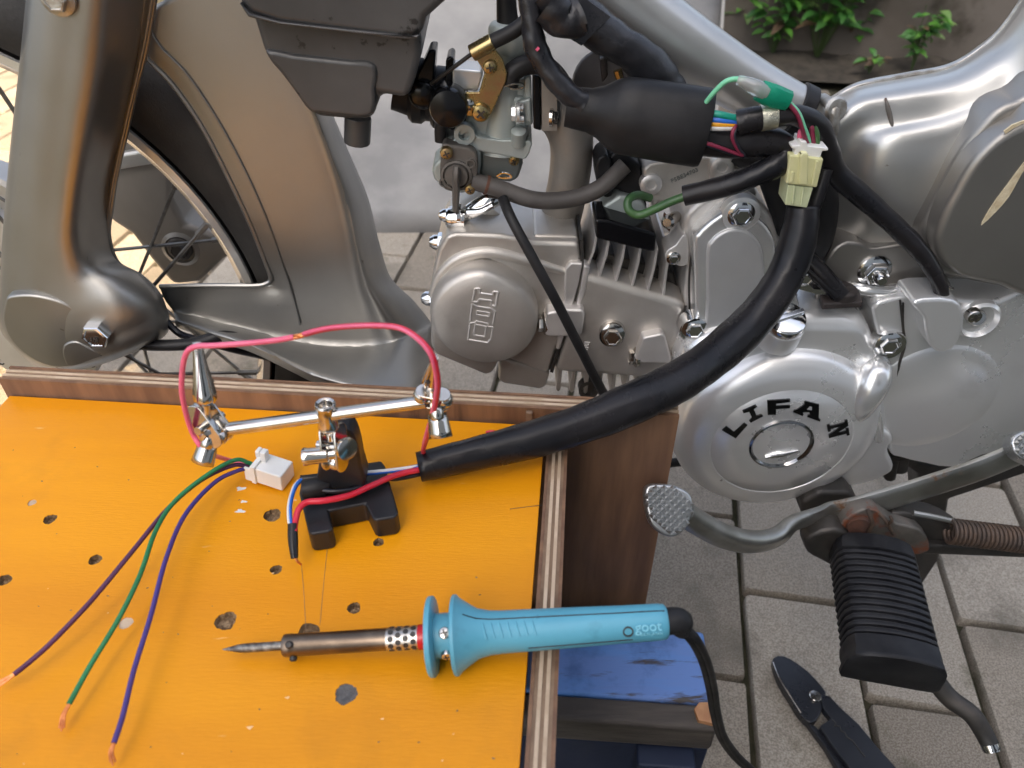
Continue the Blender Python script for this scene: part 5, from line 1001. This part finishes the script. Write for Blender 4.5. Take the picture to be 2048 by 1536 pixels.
for a, rr_ in ((2.2, .0016), (.55, .0013)):
    nn = up_ * cos(a) + sd2 * sin(a); b = B(); b.lathe(i0 + ia * ix(590) + nn * .0045, nn, [(.0017, 0), (.0018, .0018), (.0012, .0026), (0, .0026)], 14); b.build('set_screw', 'dark_steel', si)
b = B(); b.lathe(i0, ia, [(.0050, ix(843)), (.0056, ix(843)), (.0056, ix(866)), (.004, ix(867))], 30); b.build('red_band', 'red_band', si)
hp = [(.0090, 864), (.0174, 864.3), (.0178, 866), (.0178, 874), (.0172, 876), (.0100, 878), (.0100, 912), (.0172, 913), (.0178, 915), (.0178, 921), (.0160, 928), (.0132, 946), (.0110, 962), (.0098, 985), (.0094, 1010), (.0092, 1060), (.0088, 1150), (.0082, 1250), (.0080, 1318), (.0076, 1330), (.0066, 1334), (0, 1334)]
b = B(); b.lathe(i0, ia, [(r, ix(u)) for r, u in hp], 48); hd_ = b.build('handle', 'iron_blue', si, ang=40)
def on(u, a, r, out=0): return i0 + ia * ix(u) + (up_ * cos(a) + sd2 * sin(a)) * (r + out)
camd = (CAMP - on(1150, 0, 0)); cang = atan2(camd.dot(sd2), camd.dot(up_))
sg = 1 if (on(1100, 1, .01) - on(1100, 0, .01)).y < 0 else -1
def hr(u):
    for (r0_, u0), (r1_, u1) in zip(hp, hp[1:]):
        if u0 <= u <= u1: return r0_ + (r1_ - r0_) * (u - u0) / max(u1 - u0, 1e-6)
    return .008
b = B(); b.tube([on(u, cang - sg * .62, hr(u), .0001) for u in (938, 950, 965, 990, 1020, 1060, 1120, 1180, 1240, 1300, 1328)], .00028, 6, 4); b.tube([on(u, cang + sg * .95, hr(u), .0001) for u in (1060, 1120, 1180, 1240, 1262)], .0003, 6, 3); b.build('mould_seam', 'base_black', hd_)
for k in range(7):
    u = 975 + k * 16; b = B(); b.tube([on(u + q * .8, cang - sg * (.42 - abs(0) - q * .085), hr(u), .0000) for q in range(0, 9)], .0005, 6, 2); b.build('grip_rib', 'iron_blue', hd_)
for a in (-.1, .95):
    nn = up_ * cos(cang + sg * a) + sd2 * sin(cang + sg * a); b = B(); b.screw(on(901, cang + sg * a, .0100, -.0003), .0027, nn); b.build('screw', ['nickel', 'dark_steel'], hd_)
b = B(); nn = up_ * cos(cang + sg * .42) + sd2 * sin(cang + sg * .42); b.lathe(on(1254, cang + sg * .42, hr(1254), -.0004), nn, [(.0024, 0), (.0024, .0006), (.0018, .0006), (.0016, .0002), (0, .0002)], 16); b.build('screw', ['dark_steel'], hd_)
nn = up_ * cos(cang + sg * .02) + sd2 * sin(cang + sg * .02)
add_text('maker_mark', 'goot', .0062, on(1293, cang + sg * .22, hr(1293), .0002), ia, up_ * cos(cang + sg * .22) + sd2 * sin(cang + sg * .22), 'iron_raised_glint', hd_, .0006)
nn2 = up_ * cos(cang + sg * .62) + sd2 * sin(cang + sg * .62)
add_text('origin_mark', 'MADE IN JAPAN', .0017, on(1293, cang + sg * .62, hr(1293), .0001), ia, nn2, 'iron_raised_glint', hd_, .0004)
ce = i1
b = B(); b.tube([ce - ia * .002, ce + ia * .006] + TG([(1362, 1254, ZO + .021), (1372, 1262, ZO + .019)]), [.0062, .0058, .0050, .0040], 18, 5); b.build('strain_relief', 'rubber', si)
cp = TG([(1366, 1256, ZO + .020), (1392, 1286, ZO + .010), (1412, 1330, ZO - .025), (1424, 1380, ZO - .075), (1432, 1430, ZO - .125), (1448, 1480, ZO - .18), (1490, 1530, ZO - .24), (1560, 1580, ZO - .31), (1650, 1640, ZO - .366)])
for sft in (-.0013, .0013):
    b = B(); b.tube([p + Vector((sft, 0, 0)) for p in cp], [.0023, .0020, .0020, .0021, .0022, .0024, .0026, .0028, .0028], 10, 8); b.build('cord', 'rubber', si)
# ---- crimping tool on the ground
ct = thing('crimping_tool', 'black crimping pliers lying on the paving below the foot peg', 'pliers', G(1640, 1420, 0))
b = B(); b.slab([(1545, 1322), (1551, 1313), (1562, 1311), (1581, 1317), (1616, 1342), (1646, 1375), (1652, 1392), (1640, 1430), (1622, 1446), (1600, 1428), (1580, 1396), (1558, 1360)], .016, .010, sm=2); b.build('jaw', 'crimp_black', ct, bev=.0014)
b = B(); b.slab([(1640, 1388), (1660, 1391), (1680, 1413), (1718, 1448), (1757, 1495), (1794, 1536), (1870, 1620), (1800, 1640), (1700, 1536), (1664, 1490), (1640, 1452), (1662, 1436), (1648, 1420)], .0185, .008); hdl = b.build('handle', 'crimp_black', ct, bev=.0014)
b = B(); b.slab([(1612, 1442), (1632, 1452), (1668, 1494), (1690, 1536), (1760, 1640), (1735, 1640), (1652, 1496)], .013, .008); b.build('handle', 'crimp_black', ct, bev=.0014)
b = B(); b.lathe(G(1630, 1394, .016), (0, 0, 1), [(.0056, -.002), (.0056, .0022), (.005, .0028), (0, .003)], 26); b.build('pivot', 'nickel', ct)
b = B(); zz = [(1664, 1438), (1672, 1446), (1668, 1452), (1680, 1452), (1682, 1462), (1690, 1464), (1694, 1474), (1704, 1480), (1716, 1496), (1730, 1514)]
b.tube([G(u, v, .0187) for u, v in zz], .0006, 6, 2); b.build('tooth_line', 'dark_steel', ct)
b = B(); b.tube([G(u, v, .0165) for u, v in ((1546, 1324), (1560, 1358), (1582, 1394), (1602, 1426))], .0007, 6, 4); b.build('worn_edge', 'nickel', ct)
